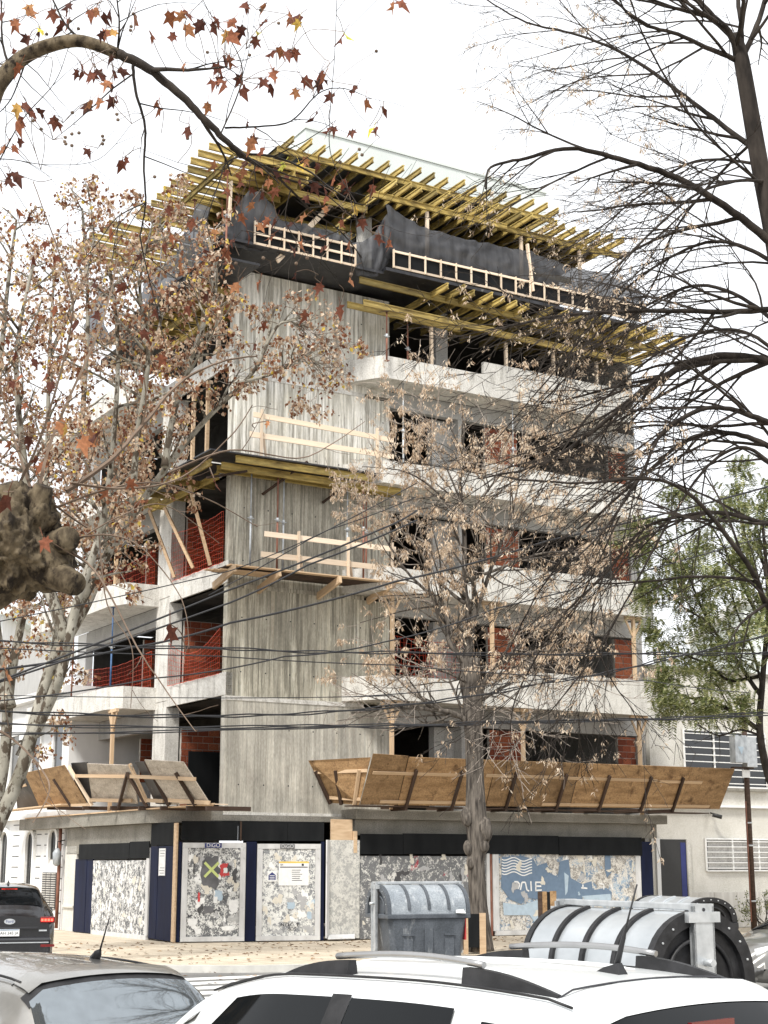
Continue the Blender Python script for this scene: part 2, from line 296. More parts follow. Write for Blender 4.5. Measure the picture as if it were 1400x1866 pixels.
# ------------------------------------------------------------------ mesh builder and object helpers
class MB:
    def __init__(s): s.v = []; s.f = []; s.sm = []
    def add(s, vs, fs, smooth=False):
        o = len(s.v); s.v += [tuple(p) for p in vs]; s.f += [tuple(i+o for i in q) for q in fs]; s.sm += [smooth]*len(fs); return s
    def box(s, x0, x1, y0, y1, z0, z1):
        return s.add([(x0,y0,z0),(x1,y0,z0),(x1,y1,z0),(x0,y1,z0),(x0,y0,z1),(x1,y0,z1),(x1,y1,z1),(x0,y1,z1)],
                     [(0,3,2,1),(4,5,6,7),(0,1,5,4),(1,2,6,5),(2,3,7,6),(3,0,4,7)])
    def prism(s, poly, z0, z1):      # poly counter-clockwise in xy
        n = len(poly)
        return s.add([(x,y,z0) for x,y in poly]+[(x,y,z1) for x,y in poly],
                     [tuple(range(n-1,-1,-1)), tuple(range(n,2*n))]+[(i,(i+1)%n,(i+1)%n+n,i+n) for i in range(n)])
    def bar(s, p, q, w, h, up=(0,0,1)):
        p, q = Vector(p), Vector(q); d = (q-p).normalized(); u = Vector(up)
        if abs(d.dot(u)) > .97: u = Vector((1,0,0))
        a = d.cross(u).normalized()*(w/2); b = a.cross(d).normalized()*(h/2)
        vs = [p-a-b,p+a-b,p+a+b,p-a+b,q-a-b,q+a-b,q+a+b,q-a+b]
        return s.add(vs, [(0,1,2,3),(7,6,5,4),(0,4,5,1),(1,5,6,2),(2,6,7,3),(3,7,4,0)])
    def tube(s, pts, rad, n=6, caps=True):
        pts = [Vector(p) for p in pts]
        if not hasattr(rad, '__len__'): rad = [rad]*len(pts)
        o = len(s.v); up = None
        for i, p in enumerate(pts):
            d = (pts[min(i+1,len(pts)-1)]-pts[max(i-1,0)])
            d = d.normalized() if d.length > 1e-9 else Vector((0,0,1))
            if up is None: up = Vector((0,0,1)) if abs(d.z) < .9 else Vector((1,0,0))
            a = d.cross(up)
            if a.length < 1e-4: a = d.orthogonal()
            a.normalize(); b = a.cross(d).normalized(); up = b
            for k in range(n):
                t = 2*math.pi*k/n
                s.v.append(tuple(p+(a*math.cos(t)+b*math.sin(t))*rad[i]))
        for i in range(len(pts)-1):
            for k in range(n):
                s.f.append((o+i*n+k, o+i*n+(k+1)%n, o+(i+1)*n+(k+1)%n, o+(i+1)*n+k)); s.sm.append(n > 4)
        if caps:
            s.f.append(tuple(o+k for k in range(n-1,-1,-1))); s.sm.append(False)
            e = o+(len(pts)-1)*n; s.f.append(tuple(e+k for k in range(n))); s.sm.append(False)
        return s
    def quad(s, a, b, c, d): return s.add([a,b,c,d], [(0,1,2,3)])
    def slab(s, pts, t):             # plate through 4+ planar points, thickness t along the normal
        pts = [Vector(p) for p in pts]; n = (pts[1]-pts[0]).cross(pts[2]-pts[0]).normalized()*t; k = len(pts)
        return s.add(pts+[p+n for p in pts], [tuple(range(k-1,-1,-1)), tuple(range(k,2*k))]+[(i,(i+1)%k,(i+1)%k+k,i+k) for i in range(k)])
    def mesh(s, name, m, org=(0,0,0)):
        me = bpy.data.meshes.new(name); o = Vector(org)
        me.from_pydata([tuple(Vector(p)-o) for p in s.v], [], s.f)
        me.polygons.foreach_set('use_smooth', s.sm); me.materials.append(M[m] if isinstance(m, str) else m); me.update()
        return me
ORG = {}
def tag(o, label=None, cat=None, group=None, kind=None):
    if label: o['label'] = label
    if cat: o['category'] = cat
    if group: o['group'] = group
    if kind: o['kind'] = kind
    return o
def thing(name, label, cat, loc=(0,0,0), frame=FW, group=None):
    o = bpy.data.objects.new(name, None); C.objects.link(o); o.empty_display_size = .2
    o.matrix_world = frame @ Matrix.Translation(Vector(loc)); ORG[o.name] = Vector(loc)
    return tag(o, label, cat, group)
def part(name, mb, m, parent, label=None, kind=None, bev=0):
    """child mesh: its shape is given in the same frame as its thing's"""
    o = bpy.data.objects.new(name, mb.mesh(name, m, ORG[parent.name])); C.objects.link(o)
    o.parent = parent; ORG[o.name] = ORG[parent.name]
    if bev: bevel(o, bev)
    return tag(o, label, None, None, kind)
def solo(name, mb, m, label, cat, loc=None, frame=FW, group=None, kind=None, bev=0):
    if loc is None:
        a = np.array(mb.v); loc = ((a[:,0].min()+a[:,0].max())/2, (a[:,1].min()+a[:,1].max())/2, a[:,2].min())
    o = bpy.data.objects.new(name, mb.mesh(name, m, loc)); C.objects.link(o)
    o.matrix_world = frame @ Matrix.Translation(Vector(loc)); ORG[o.name] = Vector(loc)
    if bev: bevel(o, bev)
    return tag(o, label, cat, group, kind)
def struct(name, mb, m, frame=FW): return solo(name, mb, m, None, None, (0,0,0), frame, None, 'structure')
def bevel(o, w, seg=2):
    b = o.modifiers.new('bevel', 'BEVEL'); b.width = w; b.segments = seg; b.limit_method = 'ANGLE'; b.angle_limit = R_(40)
def piece(name, me, parent, mat4):
    """child that shares mesh data; mat4 is in the thing's frame"""
    o = bpy.data.objects.new(name, me); C.objects.link(o); o.parent = parent
    o.matrix_local = Matrix.Translation(-ORG[parent.name]) @ mat4; ORG[o.name] = ORG[parent.name]
    return o
def span(p, q, w=1, h=1, up=(0,0,1), roll=0):
    """matrix that lays a unit bar (x 0..1, yz centred) from p to q"""
    p, q = Vector(p), Vector(q); d = q-p; L = d.length; d.normalize(); u = Vector(up)
    if abs(d.dot(u)) > .97: u = Vector((0,1,0))
    y = u.cross(d).normalized(); z = d.cross(y)
    return Matrix(((d.x*L, y.x*w, z.x*h, p.x),(d.y*L, y.y*w, z.y*h, p.y),(d.z*L, y.z*w, z.z*h, p.z),(0,0,0,1)))
# unit pieces
def ibeam():
    f, wb, h, ft = .036, .013, .10, .034
    pr = [(-f,-h),(f,-h),(f,-h+ft),(wb,-h+ft+.008),(wb,h-ft-.008),(f,h-ft),(f,h),(-f,h),(-f,h-ft),(-wb,h-ft-.008),(-wb,-h+ft+.008),(-f,-h+ft)]
    n = len(pr); m = MB()
    m.add([(0,y,z) for y,z in pr]+[(1,y,z) for y,z in pr], [(11,2,1,0),(11,10,3,2),(10,9,4,3),(9,8,5,4),(8,7,6,5),(12,13,14,23),(14,15,22,23),(15,16,21,22),(16,17,20,21),(17,18,19,20)]+[(i,i+n,(i+1)%n+n,(i+1)%n)[::-1] for i in range(n)])
    return m
IBEAM = ibeam().mesh('formwork_beam', 'yellow')
def unit(m): return MB().box(0,1,-.5,.5,-.5,.5).mesh('unit_bar', m)
U = {k: unit(k) for k in ('timber','timber_pale','timber_dark','ply','ply_grey','film','white_paint')}
def ubar(name, m, parent, p, q, w, h, up=(0,0,1)): return piece(name, U[m], parent, span(p, q, w, h, up))

# ------------------------------------------------------------------ ground
g = MB(); g.box(-400,400,-60,900,-.6,-.13); struct('road', g, 'asphalt')
def poly_sheet(name, pts, z0, z1, m):
    mb = MB(); mb.prism(pts, z0, z1); return struct(name, mb, m, FB)
def corner(cx, cy, r, a0, a1, n=10): return [(cx+r*math.cos(R_(a0+(a1-a0)*k/n)), cy+r*math.sin(R_(a0+(a1-a0)*k/n))) for k in range(n+1)]
KX, KY = -6.2, -9.6
poly_sheet('pavement', corner(KX+4, KY+4, 4, 180, 270)+[(80, KY), (80, 60), (KX, 60)], -.3, 0, 'paving')
kb = corner(KX+4, KY+4, 4.0, 180, 270)
kin = corner(KX+4, KY+4, 4.16, 180, 270)
mb = MB(); ring_o = [(KX-.16, 60)]+kin+[(80, KY-.16)]; ring_i = [(KX-.004, 60)]+corner(KX+4, KY+4, 4.004, 180, 270)+[(80, KY-.004)]
for i in range(len(ring_o)-1):
    a, b, c, d = ring_o[i], ring_o[i+1], ring_i[i+1], ring_i[i]
    mb.prism([a, b, c, d], -.3, .012)
struct('kerb', mb, 'kerb', FB)
poly_sheet('pavement_opposite', [(-7.3,-60),(60,-60),(60,-22.5)]+corner(-4.3, -25.5, 3, 90, 180), -.3, 0, 'paving')
poly_sheet('pavement_near', [(-30,-70),(-17.2,-70),(-17.2,40),(-30,40)], -.3, 0, 'paving')
# zebra crossing over the side street
mb = MB()
for k in range(9):
    y = KY-1.0-k*1.05
    mb.box(-8.6, -3.4, y-.27, y+.27, -.128, -.122)
struct('zebra_crossing', mb, 'road_white', FB)
mb = MB()
for k in range(9): mb.box(-15.6+k*1.05, -15.1+k*1.05, -12.8, -9.4, -.128, -.122)
struct('road_marking', mb, 'road_white', FB)
# fallen leaves and grit
mb = MB(); r2 = random.Random(3)
for k in range(1100):
    x, y = r2.uniform(-8.5, 13), r2.uniform(-13, 1.5)
    if y > -1.0-max(0, -x*.35) and x > -1.3: y -= 3
    z = .012 if (x > KX+1.2 and y > KY+1.2) else -.115
    s_, a = r2.uniform(.03, .085), r2.uniform(0, 6.28)
    c, d = math.cos(a)*s_, math.sin(a)*s_
    mb.add([(x-c,y-d,z),(x-d*.5,y+c*.5,z+r2.uniform(.005,.03)),(x+c,y+d,z+.004),(x+d*.5,y-c*.5,z+r2.uniform(.004,.03))], [(0,1,2,3)])
solo('fallen_leaves', mb, 'litter', 'dry brown leaves scattered over the pale corner pavement', 'leaves', frame=FB, kind='stuff')

# ------------------------------------------------------------------ the unfinished building
SOF = {1: 3.36, 2: 6.66, 3: 9.86, 4: 13.10, 5: 16.38, 6: 19.55}
bld = thing('unfinished_building', 'concrete apartment block under construction on the street corner', 'building', (0,0,0), FB)
def bp(name, mb, m, label=None, bev=0): return part(name, mb, m, bld, label, bev=bev)
WX = 5.36
cuts = [3.46, 6.60, 9.80, 13.05, 16.12, 19.42]
for k, mm in enumerate(('cast0','cast1','cast2','cast3','cast3')):
    bp('corner_wall', MB().box(0, WX, 0, .28, cuts[k]+(.0 if k == 0 else .06), cuts[k+1]-.06), mm, ('smooth grey corner wall at first floor','heavily streaked corner wall','board marked corner wall behind guardrail','pale corner wall behind high guardrail','pale corner wall under the top deck')[k])
th = MB()
for k in range(5):
    for z in (cuts[k]+.75, cuts[k]+2.3):
        for x in np.arange(.45, 5.2, .78): th.tube([(x,.01,z),(x,-.003,z)], .022, 8)
ob_ = bp('tie_hole', th, 'ink'); ob_['kind'] = 'stuff'
for k in range(1, 5): bp('wall_joint', MB().box(-.012, WX-.9, -.02, .26, cuts[k]-.06, cuts[k]+.06), 'slab' if k in (1,4) else 'cast2')
bp('wall_joint', MB().box(-.012, 4.2, -.03, .26, 3.38, 3.46), 'slab')
# floors
for k, z in SOF.items():
    bp('floor_slab', MB().box(.05, 15.2, .05, 11.3, z+.02, z+.22), 'shade_int')
bp('rear_wall', MB().box(5.0, 15.1, 8.2, 8.4, .1, 19.5).box(4.6, 4.8, 4.6, 8.19, .1, 19.5), 'shade_int')
bp('party_wall', MB().box(15.1, 15.28, .1, 11, .1, 19.6), 'grey_conc')
# right facade: balconies, lintels, piers
for k in (2, 3, 4, 5):
    z = SOF[k]+.03
    x1 = 14.46 if k < 5 else 14.1
    s_ = 8.15
    b = MB()
    prof = [(3.72, 0), (4.46, -1.15), (x1, -1.15), (x1, -.02)]
    b.prism([(3.72,-.004),(4.46,-1.15),(x1,-1.15),(x1,-.004)], z, z+.2)
    # upstand: return, front low and front high
    b.prism([(3.72,-.004),(4.46,-1.15),(4.54,-1.02),(3.88,-.004)], z+.2, z+.70)
    b.prism([(4.46,-1.15),(s_,-1.15),(s_,-1.02),(4.54,-1.02)], z+.2, z+.70)
    b.prism([(s_,-1.15),(x1,-1.15),(x1,-1.02),(s_,-1.02)], z+.2, z+1.12)
    bp('balcony', b, 'slab')
    zl = z-.55 if k == 2 else z-.52
    bp('lintel', MB().box(WX+.004, 15.09, .03, .27, zl, z-.004), 'grey_conc')
    z0 = SOF[k-1]+.22
    bp('column', MB().box(7.22, 8.1, .45, .75, z0, zl-.004).box(7.94, 8.1, .03, .45, z0, zl-.004), 'grey_conc')
    bp('column', MB().box(14.86, 15.09, .02, .5, z0, zl-.004), 'grey_conc')
bp('column', MB().box(7.3, 7.75, .3, .6, SOF[5]+.22, 19.5), 'grey_conc')
bp('ground_beam', MB().prism([(3.72,-.9),(15.2,-.9),(15.2,-.02),(3.72,-.02)], 3.30, 3.58), 'plaster', bev=.01)
bp('ground_beam', MB().prism([(3.85,-.6),(15.0,-.6),(15.0,-.3),(3.85,-.3)], 2.86, 3.296), 'plaster')
# upper storey set back
bp('column', MB().box(4.62, 4.98, .45, .80, 19.8, 22.3), 'slab', 'pale square column under the roof beams')
bp('inner_wall', MB().box(5.2, 13.6, 1.9, 2.1, 19.8, 23.6), 'shade_int')  # raised so the gap between the beam rows reads black
bp('inner_wall', MB().box(.4, 5.19, 1.7, 1.8, 19.8, 21.9), 'shade_int')  # dark backing added behind the corner mesh to close a bright gap
bp('inner_wall', MB().box(1.1, 1.2, 1.81, 8, 19.8, 21.4), 'shade_int')
# left facade bands
LY0, LY1 = 4.95, 13.2
for k in (2, 3, 4, 5):
    z = SOF[k]+.02
    b = MB()
    b.box(-.02, .2, .0, LY0, z, z+.64)
    b.prism([(-.02,LY0),(-.02,LY1),(-1.4,LY1),(-1.4,LY0+.75),(-1.1,LY0)], z-.02, z+.18)
    b.prism([(-1.1,LY0),(-.02,LY0),(-.02,LY0+.13),(-1.05,LY0+.13)], z+.18, z+.66)
    b.prism([(-1.4,LY0+.75),(-1.1,LY0),(-.99,LY0+.07),(-1.27,LY0+.78)], z+.18, z+.66)
    yc = 9.6
    b.prism([(-1.4,LY1),(-1.4,LY0+.75),(-1.27,LY0+.78),(-1.27,LY1)], z+.18, z+.66)
    bp('balcony', b, 'slab')
    z0 = SOF[k-1]+.22
    bp('column', MB().box(-.035, .40, 4.12, 5.1, z0, z-.004), 'slab')
    bp('lintel', MB().box(.0, .25, 5.11, 11.35, z-.62, z-.024), 'grey_conc')
    bp('end_wall', MB().box(-.01, .25, 11.36, 12.2, z0, z-.03), 'white_wall')
    bp('inner_wall', MB().box(2.3, 2.4, 4.7, 11.3, z0, z-.05).box(.26, 2.29, 11.2, 11.3, z0, z-.05), 'shade_int')
bp('ground_band', MB().prism([(-.02,.0),(-.02,13.2),(-1.45,13.2),(-1.45,1.9),(-.35,.0)][::-1], 3.18, 3.54), 'plaster')
bp('ground_band', MB().prism([(-.36,-.02),(3.72,-.3),(3.72,.6),(-.02,.6)], 3.22, 3.37), 'plaster')
# brick infill, brick by brick
BRK = MB().box(-.5,.5,-.5,.5,-.5,.5).mesh('brick', 'brick')
r3 = random.Random(11)
def brick_wall(x0, x1, y0, y1, z0, z1, axis='x', label=None):
    """mortar core with proud bricks on the street side (y0 face for axis x)"""
    t = .12
    core = MB().box(x0, x1, y0+.016, y0+t, z0, z1)
    wl = bp('brick_wall', core, 'mortar', label)
    bl, bh, j = .335, .185, .018
    row = 0; z = z0+j
    while z+.06 < z1:
        h = min(bh, z1-z-.004)
        x = x0+j-(bl/2 if row % 2 else 0)
        while x < x1-.03:
            a, e = max(x, x0+.006), min(x+bl, x1-.006)
            if e-a > .04:
                m4 = Matrix.Translation((( a+e)/2, y0+.035+r3.uniform(-.006,.004), z+h/2)) @ Matrix.Rotation(r3.uniform(-.012,.012), 4, 'Y') @ Matrix.Diagonal(((e-a), .06, h, 1))
                piece('brick', BRK, wl, m4)
            x += bl+j
        z += bh+j; row += 1
    return wl
brick_wall(.45, 3.4, 4.02, 4.1, 3.6, 6.1, label='red brick infill beside first floor column')
brick_wall(.45, 3.4, 4.02, 4.1, 7.3, 9.35, label='red brick infill beside second floor column')
brick_wall(.45, 3.4, 4.02, 4.1, 10.6, 12.6, label='red brick infill behind orange net')
brick_wall(.6, 1.9, 7.6, 7.7, 7.0, 9.2)
brick_wall(.6, 1.9, 7.6, 7.7, 4.6, 6.0)
brick_wall(.6, 1.9, 7.6, 7.7, 10.3, 12.4)
brick_wall(9.02, 10.3, .10, .2, 4.7, 6.1)
brick_wall(9.02, 10.3, .10, .2, 7.7, 9.3)
brick_wall(9.02, 10.3, .10, .2, 10.9, 12.5)
brick_wall(9.02, 10.3, .10, .2, 14.2, 15.8)
for k, z in enumerate((5.0, 7.7, 11.1, 14.1)): brick_wall(14.1, 14.85, .10, .2, z, (6.1, 9.3, 12.5, 15.8)[k])
bp('cover_panel', MB().box(.5, 3.0, 3.55, 3.6, 3.6, 5.35), 'black_board', 'black board leaning in the first floor opening')
# dark board under roof level, roof core behind
a = pR(520, 262, 6); c_ = pR(1000, 345, 6)
bp('core_tower', MB().box(4.0, 14.1, 3.2, 10.0, 19.7, 26.35), 'core', 'pale rendered lift and stair tower rising above the beams')
bp('tower_cap', MB().box(3.96, 14.14, 3.16, 10.1, 26.354, 26.45), 'core')
# orange safety nets: strands woven in a loose sagging mesh
def net(parent, f, u0, u1, z0, z1, sag, seed):
    """f(u, z) -> point"""
    rr = random.Random(seed); mb = MB(); nu = max(4, int((u1-u0)/.13)); nv = max(3, int((z1-z0)/.15))
    def P(i, j):
        u = u0+(u1-u0)*i/nu; t = j/nv
        top = z1-sag*math.sin(math.pi*i/nu)
        z = z0+(top-z0)*t
        p = Vector(f(u, z)); wv = .05*math.sin(u*9+seed+j*.35)+.03*math.sin(u*23+j*.8)
        return Vector(f(u+wv*.5, z))+Vector((wv*.4, wv*.4, 0))
    for i in range(nu+1): mb.tube([P(i,j) for j in range(nv+1)], .006, 3, False)
    for j in range(nv+1): mb.tube([P(i,j) for i in range(nu+1)], .005 if j not in (0,nv) else .010, 3, False)
    return mb
def netobj(label, f, u0, u1, z0, z1, sag, seed):
    return solo('safety_net', net(None, f, u0, u1, z0, z1, sag, seed), 'orange_net', label, 'safety net', frame=FB, group='orange safety nets across the openings')
netobj('orange mesh net across the second floor opening by the corner wall', lambda u,z: (-.06,u,z), .35, 4.0, 7.3, 8.6, .5, 1)
netobj('orange mesh net on second floor side balcony beside the blue prop', lambda u,z: (-.12,u,z), 5.2, 10.8, 7.3, 8.5, .15, 2)
netobj('orange mesh net wrapped at the third floor opening by the corner wall', lambda u,z: (-.06,u,z), .3, 4.0, 10.5, 12.0, .1, 3)
netobj('orange mesh net on third floor side balcony behind tree branches', lambda u,z: (-.12,u,z), 5.2, 10.8, 10.5, 11.7, .1, 4)
netobj('orange mesh net in second floor front opening beside the corner wall', lambda u,z: (u,-.1,z), 5.4, 8.2, 7.3, 8.75, .1, 5)

# ------------------------------------------------------------------ steel props and timber shores
def prop(x, y, z0, z1, m, label, group=None):
    t = thing('steel_prop', label, 'prop', (x, y, z0), FB, group)
    zm = z0+(z1-z0)*.52
    part('outer_tube', MB().tube([(x,y,z0+.01),(x,y,zm)], .030, 8), m, t)
    part('inner_tube', MB().tube([(x,y,zm-.002),(x,y,z1-.01)], .023, 8), m, t)
    part('collar', MB().tube([(x,y,zm-.09),(x,y,zm+.03)], .045, 8).bar((x-.1,y,zm-.03),(x+.1,y,zm-.03),.02,.02), 'prop_grey', t)
    part('base_plate', MB().box(x-.07,x+.07,y-.07,y+.07,z0,z0+.01), m, t)
    part('head_plate', MB().box(x-.07,x+.07,y-.07,y+.07,z1-.01,z1), m, t)
    return t
def shore(x, y, z0, z1, label, braces=True, frame=FB, m='timber', lean=(0,0), ax=(1,0)):
    t = thing('timber_shore', label, 'prop', (x, y, z0), frame)
    ubar('post', m, t, (x+lean[0],y+lean[1],z0), (x,y,z1-.10), .10, .10)
    ubar('head', m, t, (x-.35*ax[0],y-.35*ax[1],z1-.05), (x+.35*ax[0],y+.35*ax[1],z1-.05), .09, .10)
    if braces:
        for s_ in (-1, 1): ubar('brace', m, t, (x+.05*s_*ax[0],y+.05*s_*ax[1],z1-.62), (x+.32*s_*ax[0],y+.32*s_*ax[1],z1-.11), .035, .07)
    return t
p = pL(203, 1200, -1.2); prop(-1.2, p.y, 7.34, SOF[3], 'prop_blue', 'blue steel prop under the third floor side balcony')
p = pL(133, 1200, -1.2); prop(-1.2, p.y, 7.34, SOF[3], 'prop_red', 'dark red steel prop at the far end of the side balcony')
p = pL(205, 1340, -1.25); shore(-1.25, p.y, 3.54, SOF[2], 'timber shore with forked braces behind the side catch platform', ax=(0,1))
p = pL(212, 1020, -1.2); shore(-1.2, p.y, 10.52, SOF[4], 'timber shore under fourth floor side balcony among branches', ax=(0,1))
for px, lab in ((714, 'forked timber shore beside the smooth grey corner wall'), (953, 'forked timber shore standing before the first floor brick panel'), (1165, 'timber shore at the right end of the first floor')):
    p = pR(px, 1330, -.95); shore(p.x, -.95, 3.58, SOF[2]+.03, lab)
for px, lab in ((715, 'timber shore in second floor front balcony beside corner wall'), (897, 'timber shore before the second floor brick panel'), (1155, 'timber shore at right end of the second floor balcony')):
    p = pR(px, 1160, -.95); shore(p.x, -.95, SOF[2]+.23, SOF[3]+.03, lab)
p = pR(735, 780, -.9); prop(p.x, -.9, SOF[4]+.23, SOF[5]+.03, 'steel', 'bright steel prop on fourth floor front balcony')
p = pR(935, 800, -.9); prop(p.x, -.9, SOF[4]+.23, SOF[5]+.03, 'steel', 'grey steel prop behind twigs on fourth floor balcony')
p = pR(665, 980, -.9)
for x, y, m, lab in ((.45, -.45, 'prop_grey', 'pale grey steel prop at the left end of the third floor guardrail'), (1.22, -.62, 'prop_red', 'rusty steel prop behind the third floor guardrail post'), (1.5, -.45, 'prop_grey', 'grey steel prop close beside a rusty one behind guardrail'), (3.6, -.5, 'prop_grey', 'thin pale prop near the right end of third floor guardrail'), (3.95, -.85, 'prop_red', 'rusty prop in front of the third floor guardrail boards'), (4.25, -.5, 'prop_red', 'dark prop at the shaded right end of the corner wall')):
    prop(x, y, 10.22, 13.14, m, lab)
# left: raking timbers at third floor, posts at fourth and fifth
for k, (a, b, lab) in enumerate((((300,925),(352,1035),'raking timber nearest the column under the yellow beams'), ((345,885),(383,1030),'raking timber nearest the corner wall under the yellow beams'), ((272,930),(318,1052),'raking timber crossing in front of the concrete column'))):
    q = pL(b[0], b[1], -.1); p_ = pL(a[0], a[1], -.75)
    mb = MB().bar(q, p_, .09, .09); solo('raking_timber', mb, 'timber', lab, 'timber', tuple(q), FB, 'raking timbers of the side scaffold')
for (px, y0, y1, lab) in ((376, 720, 850, 'timber post in fourth floor side opening by corner wall'), (350, 720, 855, 'grey and brown post in fourth floor side opening'),):
    p_ = pL(px, y1, .05); q = pL(px, y0, .05)
    solo('timber_post', MB().bar((.05,p_.y,SOF[4]+.66),(.05,p_.y,SOF[5]), .10, .10), 'timber', lab, 'timber', None, FB, 'timber posts in the side openings')
for (px, lab) in ((366, 'timber post in fifth floor side opening left of its pair'), (398, 'timber post in fifth floor side opening close to corner wall')):
    p_ = pL(px, 600, .05)
    solo('timber_post', MB().bar((.05,p_.y,SOF[5]+.66),(.05,p_.y-.25,SOF[6]-.2), .10, .12), 'timber_pale', lab, 'timber', None, FB, 'timber posts in the side openings')

# ------------------------------------------------------------------ formwork decks of yellow beams
def deck(name, label, bearers, joists, extra=()):
    t = thing(name, label, 'formwork', tuple(bearers[0][0]), FB)
    for p_, q in bearers: piece('bearer', IBEAM, t, span(p_, q))
    for p_, q in joists: piece('joist', IBEAM, t, span(p_, q))
    for p_, q, m in extra: ubar('post', m, t, p_, q, .09, .09)
    return t
r4 = random.Random(21)
Z7 = 22.10
# roof level, right front bearer and its joists
js = [((x, 2.2, Z7+.2), (x+r4.uniform(-.04,.04), -2.25+r4.uniform(-.15,.1), Z7+.2)) for x in np.arange(4.3, 13.5, .46)]
deck('formwork_deck', 'front row of yellow roof beams over the black mesh', [((3.87,-1.5,Z7),(8.9,-1.5,Z7+.02)), ((8.6,-1.40,Z7+.01),(13.75,-1.40,Z7+.06)), ((4.2,1.2,Z7),(13.6,1.2,Z7))], js,
     [((5.9,-1.4,20.0),(5.9,-1.4,Z7-.1),'timber_pale'), ((9.6,-1.3,19.9),(9.6,-1.3,Z7-.08),'timber_pale'), ((12.0,-1.3,19.9),(12.0,-1.3,Z7-.06),'timber_pale')])
a, b = pR(505, 283, .9), pR(1010, 392, .9); zz = (a.z+b.z)/2
js = [((x, 3.1, zz+.2), (x, .30+r4.uniform(-.12,.12), zz+.2)) for x in np.arange(a.x+.3, b.x, .58)]
deck('formwork_deck', 'rear raised row of yellow roof beams below the pale tower', [((a.x,.9,zz),(b.x,.9,zz)), ((a.x,2.9,zz),(b.x,2.9,zz))], js)
part('plywood_sheet', MB().box(a.x+.2, b.x-.1, 1.3, 3.15, zz+.302, zz+.32), 'film', bpy.data.objects['formwork_deck.001'])  # black sheet added so no light passes between the rear joists
part('plywood_sheet', MB().box(4.3, 13.4, -.75, 1.8, Z7+.302, Z7+.32), 'film', bpy.data.objects['formwork_deck'])  # black sheet added to darken the view up between the front joists
# roof level, left side
zl = 21.55
js = [((1.3, y, zl+.2), (-2.05+r4.uniform(-.12,.12), y, zl+.2)) for y in np.arange(-2.5, 3.2, .55)]
deck('formwork_deck', 'yellow roof beams stepping down the left side of the roof', [((-1.35,-2.6,zl),(-1.35,3.2,zl)), ((.6,-2.6,zl),(.6,3.6,zl))], js)
js = [((1.5, y, zl+.1), (-2.6+r4.uniform(-.3,.2), y, zl+.1)) for y in np.arange(3.8, 7.2, .6)]
deck('formwork_deck', 'pale yellow beams at the far left end of the roof', [((-1.35,3.4,zl-.1),(-1.35,7.4,zl-.1)), ((.4,3.6,zl-.1),(.4,7.6,zl-.1))], js)
part('plywood_sheet', MB().box(-.3, 1.3, -2.3, 2.9, zl+.302, zl+.32), 'film', bpy.data.objects['formwork_deck.002'])  # dark sheet added above the left joists to cut the light
for y, m, lab in ((-1.9, 'prop_red', 'tall rusty prop under the left roof beams nearest the corner'), (.4, 'prop_red', 'tall rusty prop under the middle of the left roof beams'), (2.9, 'prop_grey', 'pale steel prop under the far left roof beams')):
    prop(-1.2, y, 18.6, zl-.1, m, lab)
solo('diagonal_brace', MB().bar(pR(505,475,-1.6), pR(625,350,-.2), .05, .16), 'timber_pale', 'pale timber plank bracing the roof beams diagonally', 'timber', None, FB)
# between the two: bearers seen from below at the corner
js = [((x, 2.4, zl+.35), (x, -1.7, zl+.35)) for x in np.arange(.4, 3.8, 1.1)]
deck('formwork_deck', 'shaded yellow beams over the corner behind the branches', [((-1.2,-1.1,zl+.15),(3.9,-1.1,zl+.15)), ((-1.2,.8,zl+.15),(3.9,.8,zl+.15))], js)
part('plywood_sheet', MB().box(-.2, 3.95, -1.4, 2.3, zl+.46, zl+.48), 'film', bpy.data.objects['formwork_deck.004'])  # black sheet added to darken the sky gap at the corner
# sixth floor, right side
Z6 = 19.02
js = [((x, 1.6, Z6+.2), (x+r4.uniform(-.05,.05), -2.45+r4.uniform(-.15,.15), Z6+.2)) for x in list(np.arange(6.0, 9.6, .52))+list(np.arange(9.9, 15.8, .62))]
a = pR(655, 508, -1.5)
deck('formwork_deck', 'yellow beams projecting under the sixth floor on the right', [((a.x,-1.5,Z6+.18),(9.4,-1.5,Z6+.10)), ((9.2,-1.42,Z6+.05),(15.2,-1.42,Z6+.05)), ((a.x-.1,-.95,Z6-.45),(7.4,-.95,Z6-.5)), ((a.x+.15,-1.5,Z6-.52),(8.6,-1.5,Z6-.55)), ((8.3,-1.25,Z6-.5),(14.6,-1.25,Z6-.5))], js,
     [((6.35,-.9,17.1),(6.35,-.9,Z6-.5),'timber_pale'), ((9.2,-.9,17.1),(9.2,-.9,Z6-.6),'timber_pale'), ((11.1,-.9,17.4),(11.1,-.9,Z6-.6),'timber_pale'), ((12.9,-.9,17.4),(12.9,-.9,Z6-.6),'timber_pale')])
p = pR(705, 580, -1.3); prop(p.x, -1.3, SOF[5]+.5, Z6-.55, 'prop_red', 'rusty prop beside the pale corner wall under the sixth floor beams')
p = pR(718, 590, -.7); prop(p.x+.5, -.7, SOF[5]+.3, Z6-.45, 'prop_red', 'rusty prop just behind the first sixth floor timber post')
# sixth floor left
js = [((1.0, y, 18.75), (-1.0, y, 18.75)) for y in np.arange(.4, 5, .7)]
deck('formwork_deck', 'yellow beams under the sixth floor on the left side', [((-.5,.3,18.55),(-.5,6,18.55)), ((.3,.3,18.55),(.3,6,18.55))], js)
